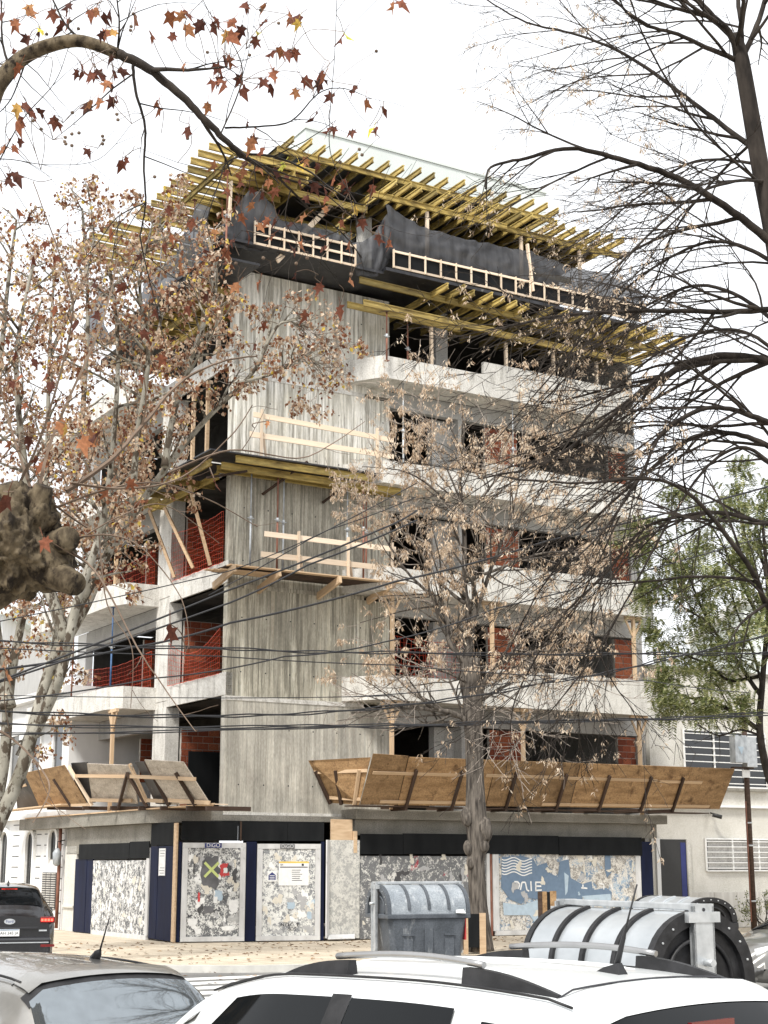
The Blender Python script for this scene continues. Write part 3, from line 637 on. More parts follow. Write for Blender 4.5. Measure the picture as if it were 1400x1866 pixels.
# sixth floor deck boards with edge ladder rail and debris mesh
top = thing('edge_platform', 'dark plywood edge platform round the sixth floor', 'platform', (0,0,19.5), FB)
part('deck_board', MB().prism([(-1.3,-1.75),(4.1,-1.75),(4.1,0.02),(-1.3,0.02)], 19.44, 19.52), 'film', top)
part('deck_board', MB().prism([(4.1,-1.9),(14.6,-1.9),(14.6,0.3),(4.1,0.3)], 19.52, 19.62), 'film', top)
part('deck_board', MB().prism([(-1.6,-1.7),(-.02,-1.7),(-.02,7),(-1.6,7)], 18.86, 18.93), 'film', top)
def ladder_rail(label, P0, P1, h, n, mid=True):
    t = thing('edge_rail', label, 'guardrail', tuple(P0), FB)
    P0, P1 = Vector(P0), Vector(P1); up = Vector((0,0,1))
    for s_ in ((0, .5, 1) if mid else (0, 1)): ubar('rail', 'timber_pale', t, P0+up*h*s_, P1+up*h*s_, .035, .07)
    for k in range(n+1):
        p_ = P0.lerp(P1, k/n)+Vector((0,-.03,0)); ubar('upright', 'timber_pale', t, p_-up*.04, p_+up*(h+.05), .07, .03, (1,0,0))
    for k in range(n):
        a_, b_ = P0.lerp(P1, k/n), P0.lerp(P1, (k+1)/n)
    part('backing_board', MB().bar(P0+Vector((0,.05,h/2)), P1+Vector((0,.05,h/2)), .015, h), 'black_board', t)
    return t
ladder_rail('white timber ladder rail above the corner wall', (-.25,-1.75,19.5), (3.1,-1.75,19.5), .62, 7)
ladder_rail('white timber ladder rail along the right sixth floor edge', (4.35,-1.9,19.68), (14.0,-1.9,19.75), .50, 17, False)

# black debris mesh hung along the top floor
def drape(P0, P1, ztop, zbot, nrm, seed, n=60, m=14):
    rr = random.Random(seed); mb = MB(); P0, P1 = Vector(P0), Vector(P1); vs = []
    for i in range(n+1):
        t = i/n; b = P0.lerp(P1, t)
        zt, zb = ztop(t), zbot(t)
        for j in range(m+1):
            s_ = j/m; z = zt+(zb-zt)*s_
            d = .05*math.sin(t*n*.55+seed+s_*1.2)*(.3+.7*noise.noise(Vector((t*7, seed, 1)))) + .025*math.sin(t*n*1.3+s_*3)+.10*noise.noise(Vector((t*8+seed, s_*1.5, 0)))+.16*abs(noise.noise(Vector((t*n*.16+s_*2.2, s_*3-t*4, seed))))+.05*abs(noise.noise(Vector((t*n*.5, s_*6, seed))))
            sw = .12*math.sin(s_*math.pi)
            vs.append(b+Vector(nrm)*(d+sw)+Vector((0,0,z)))
    fs = [(i*(m+1)+j, (i+1)*(m+1)+j, (i+1)*(m+1)+j+1, i*(m+1)+j+1) for i in range(n) for j in range(m)]
    return mb.add(vs, fs, True)
def tarp(label, *a, **k):
    return solo('debris_mesh', drape(*a, **k), 'tarp', label, 'debris mesh', frame=FB, group='black debris mesh round the top floor')
def lerp_pts(pts):
    def f(t):
        for (a, va), (b, vb) in zip(pts, pts[1:]):
            if t <= b: return va+(vb-va)*(t-a)/(b-a)
        return pts[-1][1]
    return f
tarp('black mesh sheet hung along the right top floor edge', (4.2,-1.7,0), (14.3,-1.7,0), lerp_pts([(0,21.75),(.05,21.6),(.12,21.3),(.3,21.2),(.5,21.35),(.7,21.15),(.85,21.25),(1,20.9)]), lerp_pts([(0,20.0),(.3,20.0),(1,20.0)]), (0,-1,0), 1, n=110)
tarp('black mesh sheet sagging over the corner above the ladder rail', (2.6,-1.55,0), (4.35,-1.62,0), lerp_pts([(0,20.6),(.25,20.3),(.45,20.35),(.7,20.7),(1,21.6)]), lerp_pts([(0,20.1),(.4,19.3),(.75,19.35),(1,19.9)]), (0,-1,0), 2, n=30)
tarp('black mesh sheet tied up behind the white ladder rail', (-1.2,-1.5,0), (2.7,-1.5,0), lerp_pts([(0,19.9),(.22,21.2),(.32,21.25),(.5,20.5),(.7,20.55),(1,20.5)]), lerp_pts([(0,19.3),(1,19.6)]), (0,-1,0), 3, n=50)
tarp('black mesh sheet drooping on the left top floor edge', (-1.5,-1.5,0), (-1.5,3.2,0), lerp_pts([(0,20.4),(.2,20.9),(.5,19.8),(.8,19.9),(1,19.7)]), lerp_pts([(0,19.0),(.5,18.6),(1,18.9)]), (-1,0,0), 4, n=50)
tarp('black mesh scrap hung at the far left roof end', (-1.5,6.4,0), (-1.5,8.2,0), lerp_pts([(0,20.2),(.5,21.0),(1,20.0)]), lerp_pts([(0,18.9),(1,18.9)]), (-1,0,0), 5, n=20)
solo('timber_post', MB().bar((9.55,-1.95,19.9),(9.4,-1.9,21.5), .11, .06), 'timber_pale', 'pale timber upright nailed over the black mesh sheet', 'timber', None, FB)
solo('timber_post', MB().bar((-1.05,-1.75,20.0),(-1.0,-1.7,21.25), .13, .05), 'timber_pale', 'pale timber upright peaking the black mesh at the corner', 'timber', None, FB)

# fourth floor corner deck of yellow beams with boards, and guard boards above
t = thing('corner_platform', 'yellow beam platform wrapping the corner at the fourth floor', 'platform', (0,-.5,13.2), FB)
for p_, q in (((-.35,-1.05,13.22),(4.1,-1.05,13.22)), ((-.65,-.75,13.05),(5.3,-.75,13.02)), ((-.6,-.35,13.05),(5.3,-.35,13.02))): piece('bearer', IBEAM, t, span(p_, q))
for p_, q in (((-.9,-.6,13.15),(-.9,1.6,13.15)), ((-1.2,.9,13.05),(-1.2,4.9,13.05)), ((-.3,.2,13.0),(-.3,5.2,13.0)), ((-.75,3.4,12.95),(-.75,7.6,12.95)), ((-1.4,4.6,12.98),(.2,4.6,12.98)), ((-1.4,3.3,13.0),(.2,3.3,13.0)), ((-1.4,1.5,13.02),(.2,1.5,13.02))): piece('bearer', IBEAM, t, span(p_, q))
part('deck_board', MB().prism([(-1.2,-1.2),(4.3,-1.2),(4.3,-.02),(-1.2,-.02)], 13.33, 13.37), 'film', t)
part('deck_board', MB().prism([(-1.3,-.01),(-.04,-.01),(-.04,4.4),(-1.3,4.4)], 13.27, 13.30), 'film', t)
for x in (1.9, 3.9): ubar('strut', 'timber_dark', t, (x-.9,-.05,12.55), (x,-1.15,13.42), .09, .05)
ubar('strut', 'timber_dark', t, (-.9,-.3,12.75), (.1,-.9,12.95), .09, .05)
def guard(label, z, x0, x1, y, posts, h1=.42, h2=.95, tilt=0):
    t = thing('guardrail', label, 'guardrail', (x0, y, z), FB)
    ubar('rail', 'timber_pale', t, (x0,y,z+h1), (x1,y,z+h1), .04, .16)
    ubar('rail', 'timber_pale', t, (x0+.1,y,z+h2), (x1,y,z+h2-tilt), .04, .15)
    for x in posts:
        ubar('post', 'timber_pale', t, (x,y-.05,z), (x,y-.05,z+h2+.18), .10, .05, (1,0,0))
        ubar('brace', 'timber_pale', t, (x+.28,y+.2,z), (x+.05,y-.03,z+h1+.1), .07, .04)
    return t
guard('pale timber guardrail standing on the third floor bracket platform', 10.18, .55, 5.0, -.95, (1.72, 3.35, 4.85), .4, 1.0)
guard('pale timber guard boards above the yellow corner platform', 13.4, .1, 4.9, -1.0, (.45, 4.3), .62, 1.22, .1)
# third floor bracket platform of brown boards
t = thing('bracket_platform', 'brown timber platform bracketed to the corner wall', 'platform', (0,-.5,10), FB)
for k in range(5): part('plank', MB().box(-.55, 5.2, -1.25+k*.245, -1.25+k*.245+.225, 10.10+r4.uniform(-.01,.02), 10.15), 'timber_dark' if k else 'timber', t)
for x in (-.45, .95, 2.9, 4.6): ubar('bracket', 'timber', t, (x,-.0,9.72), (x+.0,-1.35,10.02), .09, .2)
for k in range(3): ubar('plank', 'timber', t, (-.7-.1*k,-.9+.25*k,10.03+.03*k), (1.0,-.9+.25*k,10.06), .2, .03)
# formwork under L2 right side (pale board ends)
# ------------------------------------------------------------------ catch platforms of plywood
def pF(frame, px, py, axis, c):
    fi = frame.inverted(); d = fi.to_3x3() @ ray(px, py); o = fi @ Vector((0,0,CAM_H)); t = (c-o[axis])/d[axis]; return o+d*t
t = thing('catch_platform', 'long orange plywood catch platform over the right street front', 'catch platform', (3.4,-1.5,3.6), FB)
yb, yt = -1.5, -2.25
seam_top = [680,745,850,905,942,1058,1262,1340]; seam_bot = [656,724,830,885,930,1038,1235,1312]
r5 = random.Random(5)
for i in range(len(seam_top)-1):
    if i == 3: tops = 6
    tl, tr = pR(seam_top[i], 1377+ (seam_top[i]-680)*.036+(-4 if i == 0 else 0), yt), pR(seam_top[i+1]-1.2, 1377+(seam_top[i+1]-680)*.036+(-2 if i == 0 else 0), yt)
    bl, br = pR(seam_bot[i], 1466+(seam_bot[i]-655)*.012, yb), pR(seam_bot[i+1]-1.2, 1466+(seam_bot[i+1]-655)*.012, yb)
    o_ = Vector((0, -.012*(i % 2), 0))
    part('plywood_panel', MB().slab([bl+o_, br+o_, tr+o_, tl+o_], .022), 'ply', t)
def on_tray(px, s_):   # point on the outer face at pixel column px (bottom edge), s_ 0..1 up
    b = pR(px, 1466+(px-655)*.012, yb); q = pR(px+25, 1377+(px+25-680)*.036, yt)
    return b.lerp(q, s_)+Vector((0,-.035,-.012))
for a_, b_, s_ in ((662,860,.66),(868,1000,.67),(1002,1180,.66),(1185,1262,.64),(690,880,.07),(985,1290,.06)): ubar('batten', 'timber', t, on_tray(a_, s_), on_tray(b_, s_), .03, .09, (0,-.8,1))
for px in (738, 822, 920, 1012, 1090, 1166, 1224):
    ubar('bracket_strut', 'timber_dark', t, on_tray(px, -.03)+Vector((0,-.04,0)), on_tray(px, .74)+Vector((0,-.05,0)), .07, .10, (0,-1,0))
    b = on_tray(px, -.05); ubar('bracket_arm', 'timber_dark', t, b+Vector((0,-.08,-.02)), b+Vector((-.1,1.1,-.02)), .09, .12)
part('floor_board', MB().prism([(3.3,-1.55),(16.4,-1.55),(16.4,-.95),(3.3,-.95)], 3.63, 3.66), 'timber_dark', t)
# left return of the same platform
b0, b1 = pR(602,1463,-.1), pR(655,1467,-1.5); t0, t1 = pR(563,1386,-.1), pR(676,1380,-2.2)
part('plywood_panel', MB().slab([b0, b1, t1, t0], .022), 'ply', t)
for s_ in (.12, .72): ubar('batten', 'timber', t, b0.lerp(t0, s_)+Vector((-.03,-.03,0)), b1.lerp(t1, s_)+Vector((-.03,-.03,0)), .03, .09)
for u_ in (.04, .42, .86):
    ubar('bracket_strut', 'timber_dark' if u_ < .8 else 'timber', t, b0.lerp(b1, u_)+Vector((-.06,-.05,-.03)), b0.lerp(b1, u_).lerp(t0.lerp(t1, u_), .74)+Vector((-.06,-.05,0)), .09, .08)
# left catch platform
t = thing('catch_platform', 'broken side catch platform of grey and brown plywood pieces', 'catch platform', (-1.45,0,3.5), FB)
xb, xt = -1.45, -2.15
def lp(px, py, x): return pL(px, py, x)
def lpanel(bl, br, tr, tl, m, dx=0, lab=None):
    part('plywood_panel', MB().slab([lp(*bl, xb)+Vector((dx,0,0)), lp(*br, xb)+Vector((dx,0,0)), lp(*tr, xt)+Vector((dx,0,0)), lp(*tl, xt)+Vector((dx,0,0))], .022), m, t, lab)
lpanel((306,1466),(383,1463),(335,1388),(264,1384),'ply_grey',0,'pale grey plywood panel')
lpanel((279,1464),(304,1466),(264,1388),(241,1387),'film',.1)
lpanel((166,1460),(248,1464),(238,1394),(156,1391),'ply_grey',.06)
lpanel((135,1462),(166,1462),(152,1388),(122,1390),'film',.15)
lpanel((76,1471),(164,1468),(121,1394),(48,1408),'ply',-.05,'leaning orange plywood panel')
lpanel((30,1476),(78,1472),(48,1408),(25,1420),'film',.05)
def lbar(a_, b_, m='timber', w_=.05, h_=.10, s_=.7, s2=None, dx=-.05):
    fx = lambda s: xb+(xt-xb)*s+dx
    ubar('batten', m, t, lp(*a_, fx(s_)), lp(*b_, fx(s_ if s2 is None else s2)), w_, h_, (0,0,1))
lbar((137,1414),(238,1415),s_=.68); lbar((238,1415),(356,1420),s_=.68); lbar((24,1436),(48,1430),s_=.6)
lbar((164,1458),(240,1459),s_=.1); lbar((256,1458),(298,1460),s_=.1); lbar((302,1458),(382,1463),s_=.08)
lbar((80,1468),(165,1466),s_=.05); lbar((125,1396),(168,1468),'timber_pale',s_=.95,s2=0)
lbar((98,1420),(130,1470),'timber_dark',.07,.09,.7,0,-.08)
for a_, b_ in (((232,1410),(268,1470)), ((232,1410),(216,1471)), ((266,1388),(308,1468)), ((320,1408),(356,1468))): lbar(a_, b_, 'timber_dark', .08, .10, .72, 0, -.09)
lbar((236,1392),(268,1462),'timber',.05,.1,.9,.1,-.03)
for px in (100, 165, 216, 268, 308, 356, 392):
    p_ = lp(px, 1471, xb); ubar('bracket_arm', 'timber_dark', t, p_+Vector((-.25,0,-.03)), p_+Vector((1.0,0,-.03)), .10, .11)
part('floor_board', MB().prism([(-1.5,lp(395,1470,xb).y),(-.4,-.1),(-.4,12.5),(-1.5,12.5)][::-1], 3.545, 3.58), 'timber', t)
p_ = lp(40, 1482, -1.7); ubar('loose_board', 'timber', t, lp(10,1478,-1.8), lp(125,1466,-1.6), .5, .04)
ubar('loose_board', 'timber_pale', t, lp(330,1464,-1.5), lp(412,1466,-1.2), .12, .03)

# ------------------------------------------------------------------ hoarding round the ground floor
CA, CB = Vector((-1.2, .25)), Vector((2.66, -.92))
FC = FB @ Matrix.Translation((CA.x, CA.y, 0)) @ Matrix.Rotation(math.atan2(CB.y-CA.y, CB.x-CA.x), 4, 'Z')
CL = (CB-CA).length
def pC(px, py, y=0): return pF(FC, px, py, 1, y)
HX = -1.2
def yl(px, py=1600): return pL(px, py, HX).y
# side: cream pillar, navy boards, pasted board, black boards above, stained plaster strip
solo('cream_pillar', MB().box(HX+.02, HX+.3, yl(137)+.02, yl(116), 0, 2.62).box(HX-.04,HX+.3,yl(137)+.03,yl(117),.72,.80), 'cream', 'narrow cream pillar between white house and navy boards', 'pillar', None, FB, bev=.01)
t = thing('hoarding', 'side hoarding board thick with torn white paper', 'hoarding', (HX,yl(220),0), FB)
part('board', MB().box(HX-.02, HX+.02, yl(268), yl(170), .12, pL(220,1568,HX).z), 'post1', t)
part('sill', MB().box(HX-.05, HX+.03, yl(272), yl(172), .0, .12), 'frame_white', t)
part('edge_strip', MB().box(HX-.04, HX+.02, yl(273), yl(268)-.004, .12, pL(270,1545,HX).z), 'frame_white', t)
t = thing('hoarding', 'side hoarding boards painted plain navy beside cream pillar', 'hoarding', (HX,yl(150),0), FB)
n0, n1 = yl(169.5), yl(137); k_ = (n1-n0)/3
for k in range(3): part('board', MB().box(HX-.015-.008*(k % 2), HX+.02, n0+k*k_+.006, n0+(k+1)*k_-.004, .02, pL(155,1562,HX).z-.03*k), 'navy', t)
t = thing('hoarding', 'black boards over the side hoarding under stained plaster', 'hoarding', (HX,yl(200),2.2), FB)
zz0, zz1 = pL(210,1566,HX).z+.004, pL(210,1537,HX).z
part('board', MB().box(HX-.045, HX-.022, yl(236), yl(144), zz0, zz1), 'black_board', t); part('board', MB().box(HX-.05, HX-.022, yl(273), yl(237), zz0+.02, zz1+.03), 'black_board', t)
solo('fascia', MB().box(HX+.02, HX+.25, yl(272), yl(118), zz1-.3, 3.17), 'plaster', 'stained plaster fascia over the side hoarding', 'fascia', None, FB)
t = thing('hoarding', 'navy corner boards with a white paper notice', 'hoarding', (HX,yl(295),0), FB)
q0, q1 = yl(317), yl(275); w3 = (q1-q0)/3
for k in range(3): part('board', MB().box(HX-.03+.006*(k % 2), HX+.02, q0+k*w3+.004, q0+(k+1)*w3-.004, .03+.01*k, pL(295,1542,HX).z), 'navy', t)
part('upper_board', MB().box(HX-.035, HX+.02, q0, q1, pL(295,1541,HX).z+.004, 3.17), 'black_board', t)
t = thing('notice', 'tall white paper notice pinned on navy corner boards', 'sign', (HX-.04,yl(295),1.9), FB)
a_, b_ = pL(289,1596,HX-.04), pL(302,1546,HX-.04)
part('sheet', MB().box(HX-.045, HX-.033, b_.y, a_.y, a_.z, b_.z), 'paper', t)
mb = MB()
for k in range(7):
    z = b_.z-.06-.07*k - (.25 if k > 2 else 0)
    mb.box(HX-.048, HX-.0455, b_.y+.03+.02*(k % 3), a_.y-.05-.04*(k % 2), z-.012, z)
part('print', mb, 'ink', t, kind='stuff')
solo('timber_post', MB().box(HX-.06, HX+.0, yl(323), yl(318)-.004, .02, 3.15), 'timber', 'brown timber post between navy boards and the first door', 'timber', None, FB)
# two doors on the splayed corner
def door(label, p0, p1, m, ztop, extra=None):
    x0, x1 = pC(p0, 1630).x, pC(p1, 1630).x
    t = thing('hoarding_door', label, 'door', ((x0+x1)/2, 0, 0), FC)
    f = .15
    part('frame', MB().box(x0, x0+f, -.09, -.03, .16, ztop-.14), 'frame_white', t); part('frame', MB().box(x1-f, x1, -.09, -.03, .16, ztop-.14), 'frame_white', t)
    part('top_rail', MB().box(x0, x1, -.085, -.03, ztop-.136, ztop), 'frame_white', t); part('kick_board', MB().box(x0, x1, -.10, -.03, .03, .156), 'frame_white', t)
    xm = (x0+x1)/2
    part('leaf_panel', MB().box(x0+f+.004, xm-.004, -.058, -.03, .158, ztop-.139), m, t); part('leaf_panel', MB().box(xm+.002, x1-f-.004, -.061, -.03, .158, ztop-.139), m, t)
    return t, x0, x1
def text(s, size, m, name, parent, mat4, ext=.004):
    cu = bpy.data.curves.new(name, 'FONT'); cu.body = s; cu.size = size; cu.extrude = ext; cu.align_x = 'CENTER'; cu.align_y = 'CENTER'
    o = bpy.data.objects.new(name, cu); C.objects.link(o)
    dg = bpy.context.evaluated_depsgraph_get(); me = bpy.data.meshes.new_from_object(o.evaluated_get(dg)); bpy.data.objects.remove(o)
    me.materials.clear(); me.materials.append(M[m])
    e = bpy.data.objects.new(name, me); C.objects.link(e); e.parent = parent
    e.matrix_local = Matrix.Translation(-ORG[parent.name]) @ mat4; return e
RX = Matrix.Rotation(math.pi/2, 4, 'X')
zt = pC(390, 1536).z
d1, x0, x1 = door('left corner door with torn posters and a lime cross', 330, 446, 'post2', zt)
a_ = pC(388, 1541); sg = MB().box(a_.x-.23, a_.x+.23, -.10, -.087, zt-.135, zt-.01)
part('name_plate', sg, 'ink_navy', d1); text('DiGO', .15, 'paper', 'lettering', d1, Matrix.Translation((a_.x, -.102, zt-.072)) @ RX)
# dark grey patch, lime cross, red poster scraps
def scrap(name, parent, cx, cz, w_, h_, m, seed, y=-.066, n=30, kind=None):
    rr = random.Random(seed); pts = []
    for k in range(n):
        a = 2*math.pi*k/n; r_ = 1/max(abs(math.cos(a)), abs(math.sin(a))); r_ = min(r_, 1.25)*rr.uniform(.72, 1.0)
        pts.append((cx+math.cos(a)*r_*w_/2, y, cz+math.sin(a)*r_*h_/2))
    mb = MB().slab(pts, .002); return part(name, mb, m, parent, kind=kind)
M['patch'] = nmat('dark_grey_patch', (.10,.10,.105), (.16,.16,.165), (4,4,4), .8)
DEFER = [(x0, x1, zt)]
q = pC(383, 1590); scrap('paper_scrap', d1, q.x, q.z, .55, .95, 'patch', 2)
q = pC(385, 1585)
for s_ in (1, -1): part('tape', MB().bar((q.x-.19, -.073-.003*s_, q.z-.19*s_), (q.x+.19, -.073-.003*s_, q.z+.19*s_), .006, .07), 'ink_lime', d1)
q = pC(409, 1585); scrap('paper_scrap', d1, q.x, q.z, .30, .42, 'ink_red', 7); scrap('paper_scrap', d1, q.x+.02, q.z-.02, .13, .16, 'paper', 8, -.069)
for k, (px, py, w_, h_, m) in enumerate(((398,1632,.24,.30,'ink_pale'),(362,1635,.07,.3,'ink_red'),(380,1658,.34,.22,'patch'),(425,1650,.30,.34,'paper'),(350,1680,.3,.2,'paper'),(415,1692,.4,.14,'paper'),(392,1640,.12,.2,'paper'))):
    q = pC(px, py); scrap('paper_scrap', d1, q.x, q.z, w_, h_, m, 30+k, -.067-.0008*k)
zt = pC(525, 1538).z
d2, x0, x1 = door('right corner door with torn posters and building notice', 467, 583, 'post3', zt)
DEFER.append((x0, x1, zt))
a_ = pC(523, 1541); part('name_plate', MB().box(a_.x-.2, a_.x+.2, -.10, -.087, zt-.13, zt-.01), 'patch', d2)
text('DiGO', .14, 'frame_white', 'lettering', d2, Matrix.Translation((a_.x, -.102, zt-.07)) @ RX)
for k, (px, py, w_, h_, m) in enumerate(((530,1650,.25,.2,'ink_pale'),(563,1668,.14,.22,'ink_pale'))):
    q = pC(px, py); scrap('paper_scrap', d2, q.x, q.z, w_, h_, m, 50+k, -.067-.0008*k)
q = pC(527, 1685); text('NTEC. 9', .14, 'ink', 'scribble', d2, Matrix.Translation((q.x, -.072, q.z)) @ RX, .002); q = pC(532, 1693); text('SOT', .12, 'ink', 'scribble', d2, Matrix.Translation((q.x, -.072, q.z)) @ RX, .002)
# municipal notice and small sticker
t = thing('notice', 'white building works notice with yellow top bar on right door', 'sign', (pC(535,1592).x, -.075, pC(535,1592).z), FC)
a_, b_ = pC(508, 1614, -.075), pC(563, 1570, -.075)
part('sheet', MB().box(a_.x, b_.x, -.078, -.0645, a_.z, b_.z), 'paper', t); part('top_bar', MB().box(a_.x, b_.x, -.0805, -.0785, b_.z-.045, b_.z), 'ink_yellow', t)
mb = MB(); rr = random.Random(4); W_ = b_.x-a_.x
mb.box(a_.x+.03, b_.x-.03, -.0805, -.0785, b_.z-.165, b_.z-.14)
for k in range(6): mb.box(a_.x+.36, a_.x+.36+(W_-.42)*rr.uniform(.5, 1), -.0805, -.0785, b_.z-.24-.055*k, b_.z-.225-.055*k)
mb.box(b_.x-.2, b_.x-.14, -.0805, -.0785, b_.z-.12, b_.z-.06)
part('print', mb, 'ink', t, kind='stuff')
text('BA', .07, 'ink', 'lettering', t, Matrix.Translation((a_.x+.08, -.0805, b_.z-.09)) @ RX, .001)
a_ = pC(496, 1597, -.075)
t = thing('sticker', 'small square sticker with dark house emblem on right door', 'sticker', tuple(a_), FC)
part('sheet', MB().box(a_.x-.13, a_.x+.13, -.078, -.0645, a_.z-.14, a_.z+.14), 'paper', t)
part('emblem', MB().slab([(a_.x-.1,-.0785,a_.z-.1),(a_.x+.1,-.0785,a_.z-.1),(a_.x+.1,-.0785,a_.z+.03),(a_.x,-.0785,a_.z+.11),(a_.x-.1,-.0785,a_.z+.03)], .002), 'ink_navy', t)
mb = MB()
for k in range(3): mb.box(a_.x-.07, a_.x+.07, -.0835, -.0808, a_.z-.08+.045*k, a_.z-.065+.045*k)
part('print', mb, 'paper', t, kind='stuff')
# layers of torn paper, scrap by scrap
M['paper_grey'] = flat('grey_paper', (.42,.42,.42), .75); M['paper_cream'] = flat('aged_paper', (.66,.62,.53), .75); M['paper_dark'] = flat('dark_glue', (.07,.07,.072), .7)
def scraps(parent, frame_fn, n, seed, mats):
    rr = random.Random(seed)
    for i in range(n):
        w_, h_ = rr.uniform(.10,.42), rr.uniform(.12,.55); u, v = rr.random(), rr.random(); k = rr.randrange(16, 26); a0 = rr.uniform(0, 6.28); pts = []
        ph = [rr.uniform(0,6.28) for _ in range(3)]
        for j in range(k):
            a = 2*math.pi*j/k; r_ = .62+.2*math.sin(2*a+ph[0])+.14*math.sin(3*a+ph[1])+.08*math.sin(7*a+ph[2])+rr.uniform(-.13,.13)
            pts.append((math.cos(a)*r_*w_/2, math.sin(a)*r_*h_/2))
        part('paper_scrap', MB().slab([frame_fn(u, v, x, z, .0006*(i % 9)) for x, z in pts], .0008), rr.choice(mats), parent)
def on_door(x0, x1, zt_):
    return lambda u, v, x, z, o: (min(max(x0+.2+u*(x1-x0-.4)+x, x0+.16), x1-.16), -.0615-o, min(max(.25+v*(zt_-.6)+z, .17), zt_-.15))
def on_right(px0, px1, z0, z1, dy=0):
    return lambda u, v, x, z, o: (min(max(xr(px0)+u*(xr(px1)-xr(px0))+x, xr(px0)), xr(px1)), -.9265-dy-o, min(max(z0+v*(z1-z0)+z, z0), z1))
def on_left(px0, px1, z0, z1):
    return lambda u, v, x, z, o: (HX-.0205-o, min(max(yl(px0)+u*(yl(px1)-yl(px0))-x, yl(px0)), yl(px1)), min(max(z0+v*(z1-z0)+z, z0), z1))
# navy posts between the doors
for a, b, lab in ((323.5, 329, 'navy post at the left side of the first door'), (447, 466, 'wide navy post between the two corner doors'), (584, 590, 'navy post at the right side of the second door')):
    p0, p1 = pC(a, 1630).x, pC(b, 1630).x; solo('hoarding_post', MB().box(p0, p1, -.06, .04, .02, pC(a, 1534).z), 'navy', lab, 'post', None, FC, bev=.008)
t = thing('hoarding', 'black boards over the two corner doors', 'hoarding', (CL/2, 0, 2.7), FC)
za, zb = pC(390, 1533).z, 3.2
for a, b in ((.08, 1.62), (1.63, 3.0), (3.01, CL)): part('board', MB().box(a, b, -.05-.006*(a > 1 and a < 2), -.01, za+.012, zb), 'black_board', t)
solo('timber_batten', MB().box(pC(437,1510).x, pC(440,1510).x, -.075, -.058, za, zb), 'timber_dark', 'thin brown batten over the black boards above doors', 'batten', None, FC)
# angled pale board by the second door, then the right hand hoarding
HY = -.9
HY = -.9
def xr(px, py=1600): return pR(px, py, HY).x
t = thing('hoarding', 'pale scraped hoarding board with white frame right of doors', 'hoarding', (xr(620),HY,0), FB)
zt = pR(620,1531,HY).z
part('board', MB().box(xr(598), xr(655), HY-.02, HY+.02, .05, zt), 'post4', t)
part('frame', MB().slab([(xr(590),HY-.12,.08),(xr(598)-.004,HY-.02,.1),(xr(598)-.004,HY-.02,zt),(xr(590),HY-.12,zt)], .04), 'frame_white', t)
part('kick_board', MB().slab([(xr(591),HY-.22,.04),(xr(640),HY-.22,.04),(xr(646),HY-.03,.15),(xr(599),HY-.03,.15)], .02), 'frame_white', t)
solo('plywood_sheet', MB().box(xr(604), xr(643), HY+.03, HY+.08, zt-.1, 3.28).box(xr(643)+.01, xr(650), HY-.03, HY+.08, zt-.35, zt+.25), 'timber', 'raw timber panel beside the black board strip', 'panel', None, FB)
t = thing('hoarding', 'grey hoarding boards with peeling paper behind the distant bin', 'hoarding', (xr(770),HY,0), FB)
ed = [656, 722, 792, 862, 885]
for i in range(4): part('board', MB().box(xr(ed[i])+.004, xr(ed[i+1])-.004, HY-.02-.006*(i % 2), HY+.02, .03, pR(700,1560,HY).z), 'post5', t)
t = thing('hoarding', 'long black board strip over the right hand hoarding', 'hoarding', (xr(900),HY,2.4), FB)
ed = [655, 733, 857, 1018, 1170]; r6 = random.Random(9)
for i in range(4): part('board', MB().box(xr(ed[i])+.004, xr(ed[i+1])-.004, HY-.06-.012*(i % 2), HY-.03, pR(700,1556,HY).z-r6.uniform(0,.03), pR(700,1520,HY).z+r6.uniform(-.02,.03)), 'black_board', t)
t = thing('hoarding', 'hoarding with white frame and torn blue wave poster', 'hoarding', (xr(1030),HY,0), FB)
zt = pR(1030,1556,HY).z
part('board', MB().box(xr(908), xr(1158), HY-.02, HY+.02, .15, zt), 'post6', t)
part('frame', MB().box(xr(897), xr(908)-.004, HY-.05, HY+.0, .15, zt), 'frame_white', t); part('frame', MB().box(xr(1158)+.004, xr(1167), HY-.05, HY, .15, zt), 'frame_white', t)
part('kick_board', MB().box(xr(900), xr(1167), HY-.1, HY, .02, .146), 'frame_white', t)
part('frame', MB().box(xr(886), xr(891), HY-.06, HY, .02, zt), 'frame_white', t)
part('red_strip', MB().box(xr(891.5), xr(896), HY-.04, HY, .02, zt), 'prop_red', t)
scraps(d1, on_door(*DEFER[0]), 34, 71, ['paper','paper','paper_grey','paper_cream','paper_dark','paper_dark'])
scraps(d2, on_door(*DEFER[1]), 30, 72, ['paper','paper','paper_grey','paper_grey','paper_cream','paper_cream'])
zt2 = pR(1030,1556,HY).z-.03
scraps(t, on_right(910, 1156, .2, zt2), 30, 73, ['paper_cream','paper_cream','paper_grey','paper'])
for o_ in [q for q in bpy.data.objects if q.name.startswith('hoarding') and q.get('label')]:
    if o_['label'].startswith('grey hoarding'): scraps(o_, on_right(660, 860, .2, zt2), 26, 74, ['paper_grey','paper_cream','paper_grey','paper_dark'])
    if o_['label'].startswith('side hoarding board thick'): scraps(o_, on_left(266, 172, .2, 2.1), 34, 75, ['paper','paper','paper_cream','paper','paper_grey'])
